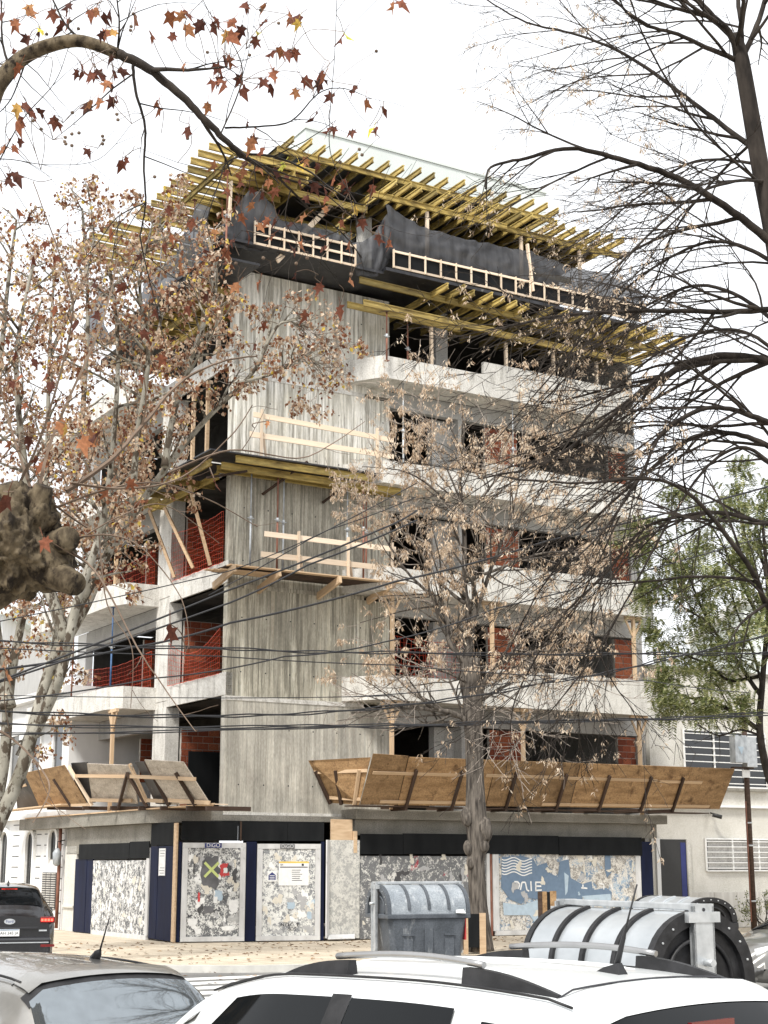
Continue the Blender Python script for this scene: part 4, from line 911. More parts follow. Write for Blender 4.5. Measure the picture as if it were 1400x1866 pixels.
# the remains of one blue poster: field, white wave lines, broken letters
def PQ(px, py, y=HY-.021): return pR(px, py, y)
def torn(name, pts, m, y, parent=t):
    return part(name, MB().slab([(lambda p: (p.x, y, p.z))(PQ(a, b)) for a, b in pts][::-1], .0015), m, parent)
torn('paper_scrap', [(914,1562),(952,1560),(972,1566),(985,1590),(1002,1600),(1008,1635),(985,1640),(960,1636),(950,1648),(930,1640),(913,1618)], 'ink_blue', HY-.0345)
torn('paper_scrap', [(972,1580),(996,1572),(1003,1592),(1016,1598),(1020,1570),(1036,1566),(1040,1600),(1062,1612),(1060,1640),(1040,1645),(1012,1640),(990,1622)], 'ink_blue', HY-.0355)
torn('paper_scrap', [(1102,1556),(1112,1558),(1114,1590),(1106,1600),(1102,1585)], 'ink_blue', HY-.0345)
torn('paper_scrap', [(1058,1612),(1078,1606),(1080,1622),(1105,1618),(1115,1626),(1114,1638),(1060,1634)], 'ink_blue', HY-.0345)
torn('paper_scrap', [(916,1645),(950,1650),(985,1638),(1012,1640),(1010,1660),(980,1690),(965,1668),(918,1668)], 'ink_pale', HY-.0365)
torn('paper_scrap', [(1060,1633),(1112,1629),(1114,1640),(1070,1646)], 'ink_pale', HY-.0365)
torn('paper_scrap', [(1028,1590),(1036,1596),(1034,1625),(1030,1632)], 'ink_pale', HY-.0375)
mb = MB()
for k in range(6):
    pts = []
    for i in range(13):
        px = 914+i*4.6; py = 1566+k*5.2+3.0*math.sin(i*.85+.6)+ (i-6)*.25
        q = PQ(px, py); pts.append(Vector((q.x, HY-.0365-.0004*k, q.z)))
    for a, b in zip(pts, pts[1:]): mb.bar(a, b, .003, .032)
part('wave_lines', mb, 'paper', t)
def strokes(lines, m, y, w_=.045):
    mb = MB()
    for i, ln in enumerate(lines):
        pts = [PQ(a, b) for a, b in ln]
        for a, b in zip(pts, pts[1:]): mb.bar((a.x,y,a.z), (b.x,y,b.z), .003, w_)
    return part('broken_letter', mb, m, t)
strokes([[(937,1607),(943,1607),(947,1612),(944,1620)]], 'paper', HY-.0385); strokes([[(948,1622),(951,1608),(957,1608),(960,1622),(964,1624)]], 'paper', HY-.03852)
strokes([[(967,1606),(968,1624)]], 'paper', HY-.03854); strokes([[(975,1608),(986,1608)],[(975,1615),(986,1615)],[(975,1623),(987,1622)],[(976,1608),(976,1624)]], 'paper', HY-.03856)
strokes([[(1059,1618),(1070,1619)],[(1062,1612),(1062,1620)]], 'paper', HY-.03852); strokes([[(1092,1610),(1100,1612),(1100,1621)],[(1113,1612),(1116,1622)]], 'paper', HY-.03852)
solo('hoarding_post', MB().box(xr(1169), xr(1190), HY-.02, HY+.05, .0, pR(1180,1534,HY).z), 'navy', 'navy board at the right end of the hoarding', 'post', None, FB)
scraps(t, on_right(912, 1120, .25, zt2, .0135), 16, 91, ['paper_cream','paper_cream','paper_grey','ink_pale'])
# ------------------------------------------------------------------ neighbouring houses
h = thing('rendered_house', 'two storey cream house right of the building site', 'house', (22,0,0), FB)
zr = pR(1300,1228,0).z; zm = pR(1300,1468,0).z
hw = lambda n, mb, m, **k: part(n, mb, m, h, **k)
hw('upper_wall', MB().box(15.3, 40, -.06, 9, zm+.02, zr), 'cream'); hw('lower_wall', MB().box(15.3, 40, .02, 9, .0, zm), 'cream'); hw('ledge', MB().box(15.3, 40, -.12, -.005, zm-.06, zm+.016), 'white_wall'); hw('coping', MB().box(15.3, 40, -.14, .3, zr+.003, zr+.12), 'plaster')
for i in range(9):
    x = pR(1258,1640,0).x+.05+i*1.0; hw('cladding_slab', MB().box(x, x+.985, -.03, .016, .02, pR(1300,1625,0).z-.02), 'cream2')
def barred(px0, px1, py0, py1, nb, name='window'):
    a, b = pR(px0, py1, -.07), pR(px1, py0, -.07)
    wd = hw(name, MB().box(a.x, b.x, -.085, -.064, a.z, b.z) if py1 < 1470 else MB().box(a.x, b.x, -.005, .017, a.z, b.z), 'glass_dark')
    yf = -.12 if py1 < 1470 else -.04
    part('frame', MB().bar((a.x,yf,a.z),(b.x,yf,a.z),.05,.05).bar((a.x,yf,b.z),(b.x,yf,b.z),.05,.05).bar((a.x,yf,a.z),(a.x,yf,b.z),.05,.05,(1,0,0)).bar((b.x,yf,a.z),(b.x,yf,b.z),.05,.05,(1,0,0)), 'white_paint', wd)
    for k in range(nb):
        z = a.z+(b.z-a.z)*(k+.5)/nb; part('bar', MB().box(a.x, b.x, yf-.05, yf-.03, z-.016, z+.016), 'white_paint', wd)
    for f_ in (.36, .72):
        x = a.x+(b.x-a.x)*f_; part('mullion', MB().box(x-.03, x+.03, yf-.01, yf+.02, a.z, b.z), 'white_paint', wd)
    return a, b
a, b = barred(1248, 1392, 1338, 1432, 8); hw('sill', MB().box(a.x-.05, b.x+.05, -.2, -.063, a.z-.12, a.z-.03), 'plaster')
a, b = barred(1290, 1420, 1530, 1587, 6)
hw('curtain', MB().box(a.x+.1, b.x, -.016, -.0055, a.z+.05, b.z-.02), 'grey_conc')
a, b = pR(1205, 1640, .0), pR(1250, 1530, .0)
dr = hw('door', MB().box(a.x, b.x, -.004, .016, .03, b.z), 'iron'); part('jamb', MB().box(a.x-.16, a.x-.004, -.06, .018, 0, b.z+.02), 'white_wall', dr); part('jamb', MB().box(b.x+.004, b.x+.14, -.06, .018, 0, b.z+.02), 'cream', dr); part('panel', MB().box(b.x-.25, b.x-.03, -.012, -.005, .1, b.z-.1), 'ink_navy', dr)
q = pR(1300, 1484, -.1); t = thing('security_camera', 'small black security camera under the ledge of cream house', 'camera', tuple(q), FB)
part('housing', MB().tube([q+Vector((-.12,-.1,-.02)), q+Vector((.12,-.28,-.1))], .07, 10), 'iron', t); part('bracket', MB().tube([q+Vector((0,.12,.05)), q+Vector((0,-.15,-.03))], .025, 6), 'iron', t)
# white house on the left with arched openings
h = thing('white_house', 'ornate white house with arched openings at the left edge', 'house', (-1,12,0), FB)
NX = -1.0
hw('facade', MB().box(NX, 4.5, pL(116,1600,NX).y+.05, 32, 0, 7.6), 'white_wall'); hw('cornice', MB().box(NX-.25, NX-.004, pL(116,1600,NX).y+.1, 32, 3.55, 3.75), 'white_wall'); hw('cornice', MB().box(NX-.3, 4.4, pL(116,1600,NX).y+.06, 32, 7.604, 7.85), 'white_wall')
def arch(px0, px1, pytop, pybot, m='glass_dark', name='window'):
    y1, y0 = pL(px0, 1600, NX).y, pL(px1, 1600, NX).y; zb, ztp = pL((px0+px1)/2, pybot, NX).z, pL((px0+px1)/2, pytop, NX).z
    zb = max(zb, .02); r_ = (y1-y0)/2; ym = (y0+y1)/2; zc = ztp-r_
    pts = [(NX-.012, y0, zb), (NX-.012, y0, zc)]+[(NX-.012, ym-r_*math.cos(R_(180*k/12)), zc+r_*math.sin(R_(180*k/12))) for k in range(1, 12)]+[(NX-.012, y1, zc), (NX-.012, y1, zb)]
    wd = hw(name, MB().slab(pts[::-1], .008), m)
    mb = MB(); out = [Vector(p)+Vector((-.03,0,0)) for p in pts]
    for a_, b_ in zip(out, out[1:]): mb.bar(a_, b_, .16, .12, (1,0,0))
    part('moulding', mb, 'white_paint', wd)
    mb = MB()
    for k in range(1, 4): mb.box(NX-.035, NX-.022, y0+(y1-y0)*k/4-.015, y0+(y1-y0)*k/4+.015, zb, zc+r_*.6)
    part('grille', mb, 'iron', wd)
arch(89, 105, 1508, 1566); arch(47, 62, 1512, 1640, name='door'); arch(0, 16, 1512, 1640, name='door'); arch(-60, -35, 1512, 1640)
y1, y0 = pL(77,1620,NX).y, pL(103,1620,NX).y; zb, ztp = pL(90,1657,NX).z, pL(90,1590,NX).z
lv = hw('louvre_shutter', MB().box(NX-.02, NX-.004, y0, y1, zb, ztp), 'iron')
for k in range(16):
    z = zb+(ztp-zb)*(k+.5)/16
    for j in range(3): part('slat', MB().box(NX-.05, NX-.024, y0+(y1-y0)*(j/3)+.06, y0+(y1-y0)*((j+1)/3)-.04, z-.02, z+.012), 'cream2', lv)
for k in range(9):
    z = .5+k*.36
    for (p0, p1) in ((107,113),(64,72),(20,32),(78,86)):
        if p0 in (78,) and z < 2.0: continue
        hw('groove', MB().box(NX-.006, NX-.0035, pL(p1,1600,NX).y, pL(p0,1600,NX).y, z, z+.03), 'iron')
for i in range(4):
    y = 10.2+i*2.3; wd = hw('window', MB().box(NX-.02, NX-.004, y, y+1.0, 4.5, 6.6), 'glass_dark'); part('frame', MB().bar((NX-.04,y,4.5),(NX-.04,y,6.6),.08,.1,(1,0,0)).bar((NX-.04,y+1,4.5),(NX-.04,y+1,6.6),.08,.1,(1,0,0)).bar((NX-.04,y,6.6),(NX-.04,y+1,6.6),.08,.12), 'white_paint', wd)
q = pL(112, 1560, NX-.1); t = thing('wall_lantern', 'old lantern and pipes at the right corner of white house', 'lantern', tuple(q), FB)
part('lamp_body', MB().tube([q+Vector((-.15,0,.25)), q+Vector((-.15,0,.1)), q+Vector((-.15,0,-.25)), q+Vector((-.15,0,-.32))], [.05,.15,.13,.05], 8), 'prop_grey', t); part('arm', MB().tube([q+Vector((.08,0,.5)), q+Vector((-.15,0,.45)), q+Vector((-.15,0,.24))], .02, 6), 'iron', t)
solo('downpipe', MB().tube([(NX-.14,pL(116.5,1600,NX).y+.12,.05),(NX-.14,pL(116.5,1600,NX).y+.12,3.5)], .06, 8), 'prop_red', 'rusty downpipe at the right edge of the white house', 'pipe', None, FB)
# farther buildings seen between the trunks and behind the green tree
t = thing('far_house', 'pale distant house seen behind the plane tree trunks', 'house', (-24,75,0), FW)
part('wall', MB().box(-30, -17.5, 70, 84, 0, 13.2), 'white_wall', t); part('roof', MB().prism([(-30.5,69.5),(-17,69.5),(-17,84.5),(-30.5,84.5)], 13.204, 13.6), 'core', t)
for i in range(3):
    for k in range(3): wd = part('window', MB().box(-28.5+i*4, -27.1+i*4, 69.95, 69.99, 3+k*3.4, 4.8+k*3.4), 'glass_dark', t)
t = thing('far_house', 'low grey house far behind the green tree', 'house', (24,70,0), FW)
part('wall', MB().box(15.6, 34, 66, 78, 0, 13.0), 'core', t); part('parapet', MB().box(15.4, 34.2, 65.8, 78.2, 13.004, 13.4), 'white_wall', t)
for i in range(4):
    for k in range(3): part('window', MB().box(17+i*4, 18.5+i*4, 65.95, 65.99, 4+k*3.2, 5.7+k*3.2), 'glass_dark', t)
q = pR(1200, 1085, 1.0)
solo('roof_tank', MB().box(15.4, 16.6, 1.0, 4, 9.9, 11.0), 'grey_conc', 'grey concrete box on the party wall beside green tree', 'roof box', None, FB)
# ------------------------------------------------------------------ rubbish containers
def container(label, loc, rot, body='bin', lid='bin_lid', endm='trim', L=1.95, D=1.16, zr=1.12, ztop=1.66, post=True, group=None, ribm=None):
    F = Matrix.Translation(loc) @ Matrix.Rotation(rot, 4, 'Z')
    t = thing('rubbish_container', label, 'rubbish container', (0,0,0), F, group)
    hx, hy = L/2, D/2
    def tap(z): return .86+.14*(z/zr)
    b = MB(); zs = [.12, .55, zr-.1]
    rings = []
    for z in zs:
        sx, sy = hx*tap(z), hy*tap(z); c_ = .10
        rings.append([(-sx+c_,-sy,z),(sx-c_,-sy,z),(sx,-sy+c_,z),(sx,sy-c_,z),(sx-c_,sy,z),(-sx+c_,sy,z),(-sx,sy-c_,z),(-sx,-sy+c_,z)])
    vs = [p for r_ in rings for p in r_]; fs = [tuple(range(7,-1,-1)), tuple(range(16,24))]
    for i in range(2):
        for k in range(8): fs.append((i*8+k, i*8+(k+1)%8, (i+1)*8+(k+1)%8, (i+1)*8+k))
    b.add(vs, fs); part('body', b, body, t, bev=.015)
    part('rim', MB().prism([(-hx-.04,-hy-.03),(hx+.04,-hy-.03),(hx+.04,hy+.03),(-hx-.04,hy+.03)], zr-.105, zr), body, t, bev=.02)
    for sx in (-.52, .52):
        for s_ in (-1, 1): part('lift_pocket', MB().box(sx*hx-.11, sx*hx+.11, s_*(hy*.93)-.02, s_*(hy*.93)+.02, .22, .66).box(sx*hx-.13, sx*hx+.13, s_*(hy*.96)-.035, s_*(hy*.96)+.02, .66, .70), body, t)
    part('rib', MB().box(-.10, .10, -hy*.985, -hy*.9, .15, zr-.11), body, t, bev=.01)
    n = 20; hz = ztop-zr
    def arc(x, r0=1.0, a0=0, a1=180): return [(x, -hy*r0*math.cos(R_(a0+(a1-a0)*k/n)), zr+hz*r0*(math.sin(R_(a0+(a1-a0)*k/n)))**.85) for k in range(n+1)]
    xs = np.linspace(-hx+.06, hx-.06, 13); m = MB(); rows = [arc(x) for x in xs]
    m.add([p for r_ in rows for p in r_], [(i*(n+1)+k, i*(n+1)+k+1, (i+1)*(n+1)+k+1, (i+1)*(n+1)+k) for i in range(len(xs)-1) for k in range(n)], True)
    part('lid', m, lid, t)
    for x in (-.5*hx, .0, .5*hx):
        m = MB(); a0, a1 = 6, 78
        r0, r1 = arc(x-.035, 1.006, a0, a1), arc(x+.035, 1.006, a0, a1); o0, o1 = arc(x-.03, 1.05, a0, a1), arc(x+.03, 1.05, a0, a1)
        vs = r0+o0+o1+r1; k_ = n+1
        m.add(vs, [(c*k_+i, c*k_+i+1, (c+1)*k_+i+1, (c+1)*k_+i) for c in range(3) for i in range(n)]); part('lid_rib', m, ribm or endm, t)
    for s_ in (-1, 1):
        x = s_*(hx-.05); m = MB()
        a_, b_ = arc(x, 1.02), arc(x+s_*.09, 1.02); c_, d_ = arc(x+s_*.09, .82), arc(x, .82)
        k_ = n+1; m.add(a_+b_+c_+d_, [(q*k_+i, q*k_+i+1, ((q+1)%4)*k_+i+1, ((q+1)%4)*k_+i) for q in range(4) for i in range(n)]); fl = part('end_flange', m, endm, t)
        m = MB(); e_ = arc(x+s_*.03, .83); m.add(e_+[(x+s_*.03, 0, zr)], [(i, i+1, n+1) for i in range(n)]); part('end_plate', m, endm, t)
        part('end_ring', MB().tube(arc(x+s_*.05, .62), .02, 5), endm, t)
        m = MB()
        for k in range(2, n-1, 2):
            p_ = arc(x+s_*.095, .92)[k]; m.tube([(p_[0]-.008, p_[1], p_[2]), (p_[0]+.006, p_[1], p_[2])], .010, 6)
        part('bolt', m, 'steel', fl)
        if post:
            xo = s_*(hx+.07)
            p_ = part('lifting_post', MB().box(xo-.02, xo+.02, -.11, .11, .25, ztop+.07).box(xo-.05, xo+.02, -.11, -.09, .3, ztop+.05).box(xo-.05, xo+.02, .09, .11, .3, ztop+.05), 'steel', t)
            part('lug', MB().tube([(xo,0,1.34),(xo+s_*.13,0,1.34)], .032, 10), 'steel', p_)
            part('bracket', MB().box(xo-.03, xo+.03, -.17, .17, ztop-.09, ztop+.0), 'steel', p_)
            m = MB()
            for hx_, hz_ in ((-.06, ztop-.02), (.0, ztop+.02), (.06, ztop-.02)): m.tube([(xo+s_*.021, hx_, hz_), (xo+s_*.024, hx_, hz_)], .016, 8)
            part('hole', m, 'ink', p_)
    if post: part('top_rail', MB().box(-hx-.06, hx+.06, -.035, .035, ztop+.01, ztop+.07), 'steel', t, bev=.01)
    for sx in (-.7, .7): part('foot', MB().box(sx*hx-.12, sx*hx+.12, -.4, .4, 0, .125), 'trim', t)
    return t, F
p = pW(762, 1735, 35.2); P_ = math.atan2(.43, .9)
bt, BF = container('scuffed grey rubbish container standing before the peeling grey hoarding', (p.x, 35.4, -.13), R_(25), endm='bin', ztop=1.74)
solo('paper_scrap', MB().slab([(.62,-.66,1.13),(.85,-.68,1.12),(.83,-.6,1.2),(.66,-.58,1.19)], .01), 'paper', 'crumpled white paper stuck on the rim of scuffed container', 'paper', None, BF)
solo('warning_strip', MB().box(.93, .955, -.5, -.38, .55, 1.05), 'ink_red', 'red and white warning strip on the scuffed container', 'warning strip', None, BF)
p = pW(1240, 1700, 13.1)
container('nearest big rubbish container with pale barrel lid and black ribs', (2.33, 15.05, -.13), math.atan2(.90, -.43)+math.pi, lid='lid_pale', body='trim', L=2.1, D=1.12, zr=1.14, ztop=1.77)
container('far container with pale lid showing over the nearest one', (4.52, 24.2, -.13), math.atan2(.955, -.30)+math.pi, lid='lid_pale', body='trim', L=1.8, D=.84, zr=1.35, ztop=1.70, post=False, ribm='lid_pale')
# tree guards of boards
def guard_box(label, px0, px1, Y, z1, pm='timber'):
    a, b = pW(px0, 1700, Y), pW(px1, 1700, Y)
    t = thing('tree_guard', label, 'tree guard', (a.x, Y, 0), FW)
    part('post', MB().box(a.x, a.x+.11, Y, Y+.11, 0, z1), pm, t); part('post', MB().box(b.x-.15, b.x, Y, Y+.12, 0, z1+.01), pm, t)
    part('panel', MB().box(a.x+.114, b.x-.154, Y+.02, Y+.08, .15, z1-.01), 'black_board', t); part('board', MB().box(a.x-.1, a.x-.004, Y-.01, Y+.1, .1, z1), 'timber_dark', t)
    return t
guard_box('dark board between two brown posts at foot of the street tree', 845, 886, 37.4, .92)
guard_box('brown post and dark board showing over the near container lid', 990, 1016, 37.6, 1.42, 'ply')

# ------------------------------------------------------------------ cars
class Car:
    """lofted body: stations (x, zbot, zbelt, wbelt, zroof, wroof); x runs from tail 0 to nose"""
    def __init__(s, st, wmax, crown=.05, rr=.09):
        s.st = np.array(st, float); s.wm = wmax; s.crown = crown; s.rr = rr
        s.L = s.st[-1, 0]
    def par(s, x):
        a = s.st; out = []
        for c in range(1, a.shape[1]):
            xs, ys = a[:,0], a[:,c]; i = int(np.clip(np.searchsorted(xs, x)-1, 0, len(xs)-2)); h = xs[i+1]-xs[i]; t = (x-xs[i])/h
            def sl(j):
                if j == 0 or j == len(xs)-1: return 0 if j == 0 else (ys[-1]-ys[-2])/(xs[-1]-xs[-2])
                d0, d1 = (ys[j]-ys[j-1])/(xs[j]-xs[j-1]), (ys[j+1]-ys[j])/(xs[j+1]-xs[j])
                return 0 if d0*d1 <= 0 else 2*d0*d1/(d0+d1)
            m0, m1 = sl(i)*h, sl(i+1)*h
            out.append((2*t**3-3*t*t+1)*ys[i]+(t**3-2*t*t+t)*m0+(-2*t**3+3*t*t)*ys[i+1]+(t**3-t*t)*m1)
        return out
    def sec(s, x):
        zb, zbelt, wb, zr, wr = s.par(x); w = min(s.wm, wb+.03)*1.0
        pts = [(0,zb),(w*.88,zb),(w*.97,zb+.07),(w,zb+.22),(w,zbelt-.28),(w*.985,zbelt-.10),(wb,zbelt)]
        e = Vector((wr, zr-s.rr)); b0 = Vector((wb, zbelt))
        for k in (.25, .5, .75): q = b0.lerp(e, k); pts.append((q.x+.012*math.sin(math.pi*k), q.y))
        pts.append((e.x, e.y))
        rr = s.rr
        pts += [(wr-.02, zr-rr*.55), (wr-.06, zr-rr*.22), (wr-.14, zr-rr*.03), (wr*.6, zr+s.crown*.5), (wr*.3, zr+s.crown*.88), (0, zr+s.crown)]
        return pts
    def body(s, n=64):
        xs = np.unique(np.concatenate([np.linspace(0, s.L, n), s.st[:,0]])); mb = MB(); rows = []
        for x in xs:
            h = s.sec(x); rows.append([(x, -y, z) for y, z in h]+[(x, y, z) for y, z in h[-2:0:-1]])
        k = len(rows[0]); mb.add([p for r_ in rows for p in r_], [(i*k+j, (i+1)*k+j, (i+1)*k+(j+1)%k, i*k+(j+1)%k) for i in range(len(xs)-1) for j in range(k)], True)
        mb.add(rows[0], [tuple(range(k))]); mb.add(rows[-1], [tuple(range(k-1,-1,-1))])
        return mb
    def side(s, x0, x1, t0, t1, off, sgn, n=14, skew0=0, skew1=0):
        """patch of the side between belt (t=0) and roof edge (t=1)"""
        mb = MB(); vs = []; m = 6
        for i in range(n+1):
            for j in range(m+1):
                t = t0+(t1-t0)*j/m; x = x0+(x1-x0)*i/n+(skew0*(1-i/n)+skew1*i/n)*(j/m)
                zb, zbelt, wb, zr, wr = s.par(x); q = Vector((wb, zbelt)).lerp(Vector((wr, zr-s.rr)), t)
                vs.append((x, sgn*(q.x+.012*math.sin(math.pi*min(max(t,0),1))+off), q.y))
        return mb.add(vs, [(i*(m+1)+j, (i+1)*(m+1)+j, (i+1)*(m+1)+j+1, i*(m+1)+j+1) for i in range(n) for j in range(m)], True)
    def topz(s, x, y):
        zb, zbelt, wb, zr, wr = s.par(x); a = abs(y)/max(wr, .01)
        return zr+s.crown*(1-a*a) if a < .8 else zr+s.crown*(.36)-(a-.8)*.4
    def top(s, x0, x1, y0, y1, off, n=12, m=14, f0=1, f1=1):
        mb = MB(); vs = []
        for i in range(n+1):
            x = x0+(x1-x0)*i/n; k = f0+(f1-f0)*i/n
            for j in range(m+1):
                y = (y0+(y1-y0)*j/m)*k; vs.append((x, y, s.topz(x, y)+off))
        return mb.add(vs, [(i*(m+1)+j, (i+1)*(m+1)+j, (i+1)*(m+1)+j+1, i*(m+1)+j+1) for i in range(n) for j in range(m)], True)
def wheels(t, xs, w, r=.31):
    for x in xs:
        for s_ in (-1, 1):
            y = s_*(w-.10)
            wl = part('wheel', MB().tube([(x,y-.10,r),(x,y+.10,r)], r, 24), 'tyre', t)
            part('rim', MB().tube([(x,y+s_*.095,r),(x,y+s_*.106,r)], r*.66, 16), 'steel', wl)
            part('wheel_arch', MB().tube([(x,s_*(w-.03),r),(x,s_*(w+.004),r)], r+.06, 24), 'trim', t)
def carframe(tail_xy, nose, z=0, k=1.0):
    a = math.atan2(nose[1], nose[0]); return Matrix.Translation((tail_xy[0], tail_xy[1], z)) @ Matrix.Rotation(a, 4, 'Z') @ Matrix.Scale(k, 4)
# white hatchback with roof rails, seen from behind on the left
nose = Vector((-.695, .719)).normalized(); W0 = Vector((1.465, 5.19))
F = carframe(W0, nose) @ Matrix.Diagonal((1.06, 1.06, 1.05, 1))
st = [(0,.35,.80,.72,.90,.55),(.10,.28,.98,.80,1.04,.62),(.36,.25,1.02,.83,1.26,.60),(.56,.24,1.02,.84,1.505,.575),(.72,.22,1.02,.85,1.545,.58),(1.3,.22,1.01,.855,1.57,.585),(1.9,.22,1.0,.855,1.56,.58),(2.35,.22,.99,.85,1.49,.56),(2.75,.22,.97,.84,1.25,.60),(3.1,.22,.93,.83,1.0,.70),(3.5,.24,.82,.79,.88,.66),(3.72,.3,.66,.70,.72,.58),(3.8,.36,.56,.62,.6,.5)]
cw = Car(st, .87, .03, .045)
t = thing('parked_car', 'white hatchback with roof rails parked nearest the camera', 'car', (0,0,0), F)
part('body', cw.body(90), 'car_white', t)
for s_ in (1, -1):
    part('door_window', cw.side(1.62, 2.62, .08, .95, .010, s_, skew1=-.45), 'window', t); part('door_window', cw.side(.98, 1.52, .10, .95, .010, s_, skew0=.05), 'window', t); part('quarter_window', cw.side(.60, .90, .18, .90, .010, s_, skew0=.2), 'window', t)
    part('window_pillar', cw.side(1.52, 1.62, .06, .97, .012, s_, 3), 'trim', t)
    part('window_seal', cw.side(.5, 2.7, -.0, .07, .013, s_, 20), 'trim', t); part('roof_gutter', MB().tube([(x, s_*(cw.par(x)[4]-.04), cw.par(x)[3]-.004) for x in np.linspace(.60, 2.4, 20)], .005, 5), 'trim', t)
    # door gaps
    for xg in (.93, 1.57): part('door_gap', MB().tube([(xg, s_*.876, .4), (xg, s_*.874, .8), (xg, s_*.862, 1.0)], .004, 4), 'ink', t)
    # roof rail: silver bar between two black feet
    yr = s_*.475
    def rz(x): return cw.topz(x, yr)
    rl = part('roof_rail', MB().tube([(x, yr, rz(x)+.055+.012*math.sin((x-1.02)/.72*math.pi)) for x in np.linspace(1.02, 1.74, 14)], .012, 8), 'rail', t)
    for xa, xb in ((.70, 1.10), (2.02, 1.66)):
        xs = np.linspace(xa, xb, 10); m = MB(); vs = []
        for i, x in enumerate(xs):
            hgt = .012+.042*math.sin(min(1, i/8)*math.pi/2); wd = .012+.014*(i/9)
            z0_ = rz(x)-.012; vs += [(x, yr-wd, z0_), (x, yr+wd, z0_), (x, yr+wd*.7, z0_+hgt), (x, yr-wd*.7, z0_+hgt)]
        m.add(vs, [(i*4+k, (i+1)*4+k, (i+1)*4+(k+1)%4, i*4+(k+1)%4) for i in range(9) for k in range(4)]+[(0,1,2,3),(36,37,38,39)]); part('rail_foot', m, 'trim', rl)
    part('door_mirror', MB().tube([(2.32, s_*.85, .98), (2.34, s_*.95, 1.02), (2.3, s_*1.03, 1.04), (2.28, s_*1.06, 1.03)], [.03,.08,.08,.03], 10), 'car_white', t)
    part('tail_light', MB().tube([(.10, s_*.70, .75), (.14, s_*.72, 1.0)], .07, 8), 'red_lens', t); part('headlight', MB().tube([(3.62, s_*.55, .72), (3.5, s_*.68, .76)], .08, 10), 'lens', t)
part('rear_window', cw.top(.14, .46, -.52, .52, .012), 'window', t)
part('spoiler', cw.top(.50, .60, -.56, .56, .022, 4), 'car_white', t); part('spoiler_lip', cw.top(.44, .505, -.575, .575, .016, 3), 'window', t)
part('brake_light', MB().bar((.462,-.12,cw.topz(.462,0)+.014),(.462,.12,cw.topz(.462,0)+.014),.016,.022), 'red_lens', t)
for yy in (-.25, 0, .25): part('roof_rib', MB().tube([(x, yy, cw.topz(x, yy)-.003) for x in np.linspace(.95, 2.2, 14)], [.002]+[.010]*12+[.002], 6), 'car_white', t)
part('windscreen', cw.top(2.40, 2.98, -.62, .62, .010), 'window', t)
part('roof_seam', MB().tube([(.70, y, cw.topz(.70, y)+.001) for y in np.linspace(-.5, .5, 12)], .0035, 4), 'ink', t)
ax = .86; az = cw.topz(ax, 0)
an = part('antenna_base', MB().add([(ax-.05,-.025,az-.005),(ax-.05,.025,az-.005),(ax+.075,.012,az-.005),(ax+.075,-.012,az-.005),(ax-.035,-.012,az+.035),(ax-.035,.012,az+.035),(ax+.03,.008,az+.018),(ax+.03,-.008,az+.018)], [(0,3,2,1),(4,5,6,7),(0,1,5,4),(1,2,6,5),(2,3,7,6),(3,0,4,7)]), 'trim', t)
part('antenna_mast', MB().tube([(ax-.02,0,az+.02),(ax-.055,0,az+.12),(ax-.065,0,az+.15),(ax-.12,0,az+.30)], [.012,.008,.0035,.003], 6), 'trim', an)
part('bumper', MB().box(-.02, .10, -.72, .72, .35, .60), 'car_white', t, bev=.04); part('number_plate', MB().box(-.012, .05, -.2, .2, .66, .79), 'paper', t)
wheels(t, (.62, 3.12), .86)
# silver hatchback on the left, seen from behind
nose = Vector((-.70, .714)).normalized(); W0 = Vector((-1.49, 8.74))-nose*.62
F = carframe(W0, nose, 0, 1.06)
st = [(0,.35,.74,.70,.82,.55),(.08,.28,.92,.79,.97,.66),(.30,.25,.95,.83,1.12,.60),(.60,.24,.95,.84,1.345,.55),(.85,.22,.95,.845,1.385,.56),(1.4,.22,.94,.85,1.41,.57),(1.95,.22,.93,.85,1.40,.57),(2.4,.22,.92,.85,1.33,.55),(2.85,.22,.90,.84,1.1,.62),(3.15,.22,.87,.83,.93,.72),(3.6,.24,.78,.79,.83,.66),(3.85,.3,.62,.70,.68,.58),(3.95,.36,.54,.62,.56,.5)]
cs = Car(st, .86, .045, .10)
t = thing('parked_car', 'dusty silver hatchback with rear window facing, bottom left', 'car', (0,0,0), F)
part('body', cs.body(90), 'car_silver', t)
for s_ in (1, -1):
    part('door_window', cs.side(1.62, 2.55, .08, .88, .010, s_, skew1=-.38), 'window', t); part('door_window', cs.side(.95, 1.52, .10, .88, .010, s_, skew0=.12), 'window', t)
    part('window_pillar', cs.side(1.52, 1.62, .06, .92, .012, s_, 3), 'trim', t); part('window_seal', cs.side(.6, 2.7, 0, .07, .013, s_, 20), 'trim', t)
    part('tail_light', MB().tube([(.12, s_*.72, .66), (.26, s_*.75, .94)], .085, 8), 'red_lens', t); part('headlight', MB().tube([(3.72, s_*.55, .68), (3.6, s_*.68, .72)], .08, 10), 'lens', t)
    part('door_mirror', MB().tube([(2.35, s_*.85, .92), (2.37, s_*.95, .96), (2.33, s_*1.03, .98), (2.3, s_*1.06, .97)], [.03,.08,.08,.03], 10), 'car_silver', t)
    part('roof_groove', MB().tube([(x, s_*(cs.par(x)[4]-.07), cs.par(x)[3]+.002) for x in np.linspace(.66, 2.3, 20)], .007, 5), 'trim', t)
part('rear_window', cs.top(.18, .52, -.60, .60, .012, f0=1.02, f1=.86), 'rear_glass', t); part('window_shade', cs.top(.50, .58, -.53, .53, .006, 3), 'trim', t)
part('spoiler', cs.top(.555, .70, -.50, .50, .018, 4), 'car_silver', t); part('windscreen', cs.top(2.45, 3.05, -.62, .62, .010), 'window', t)
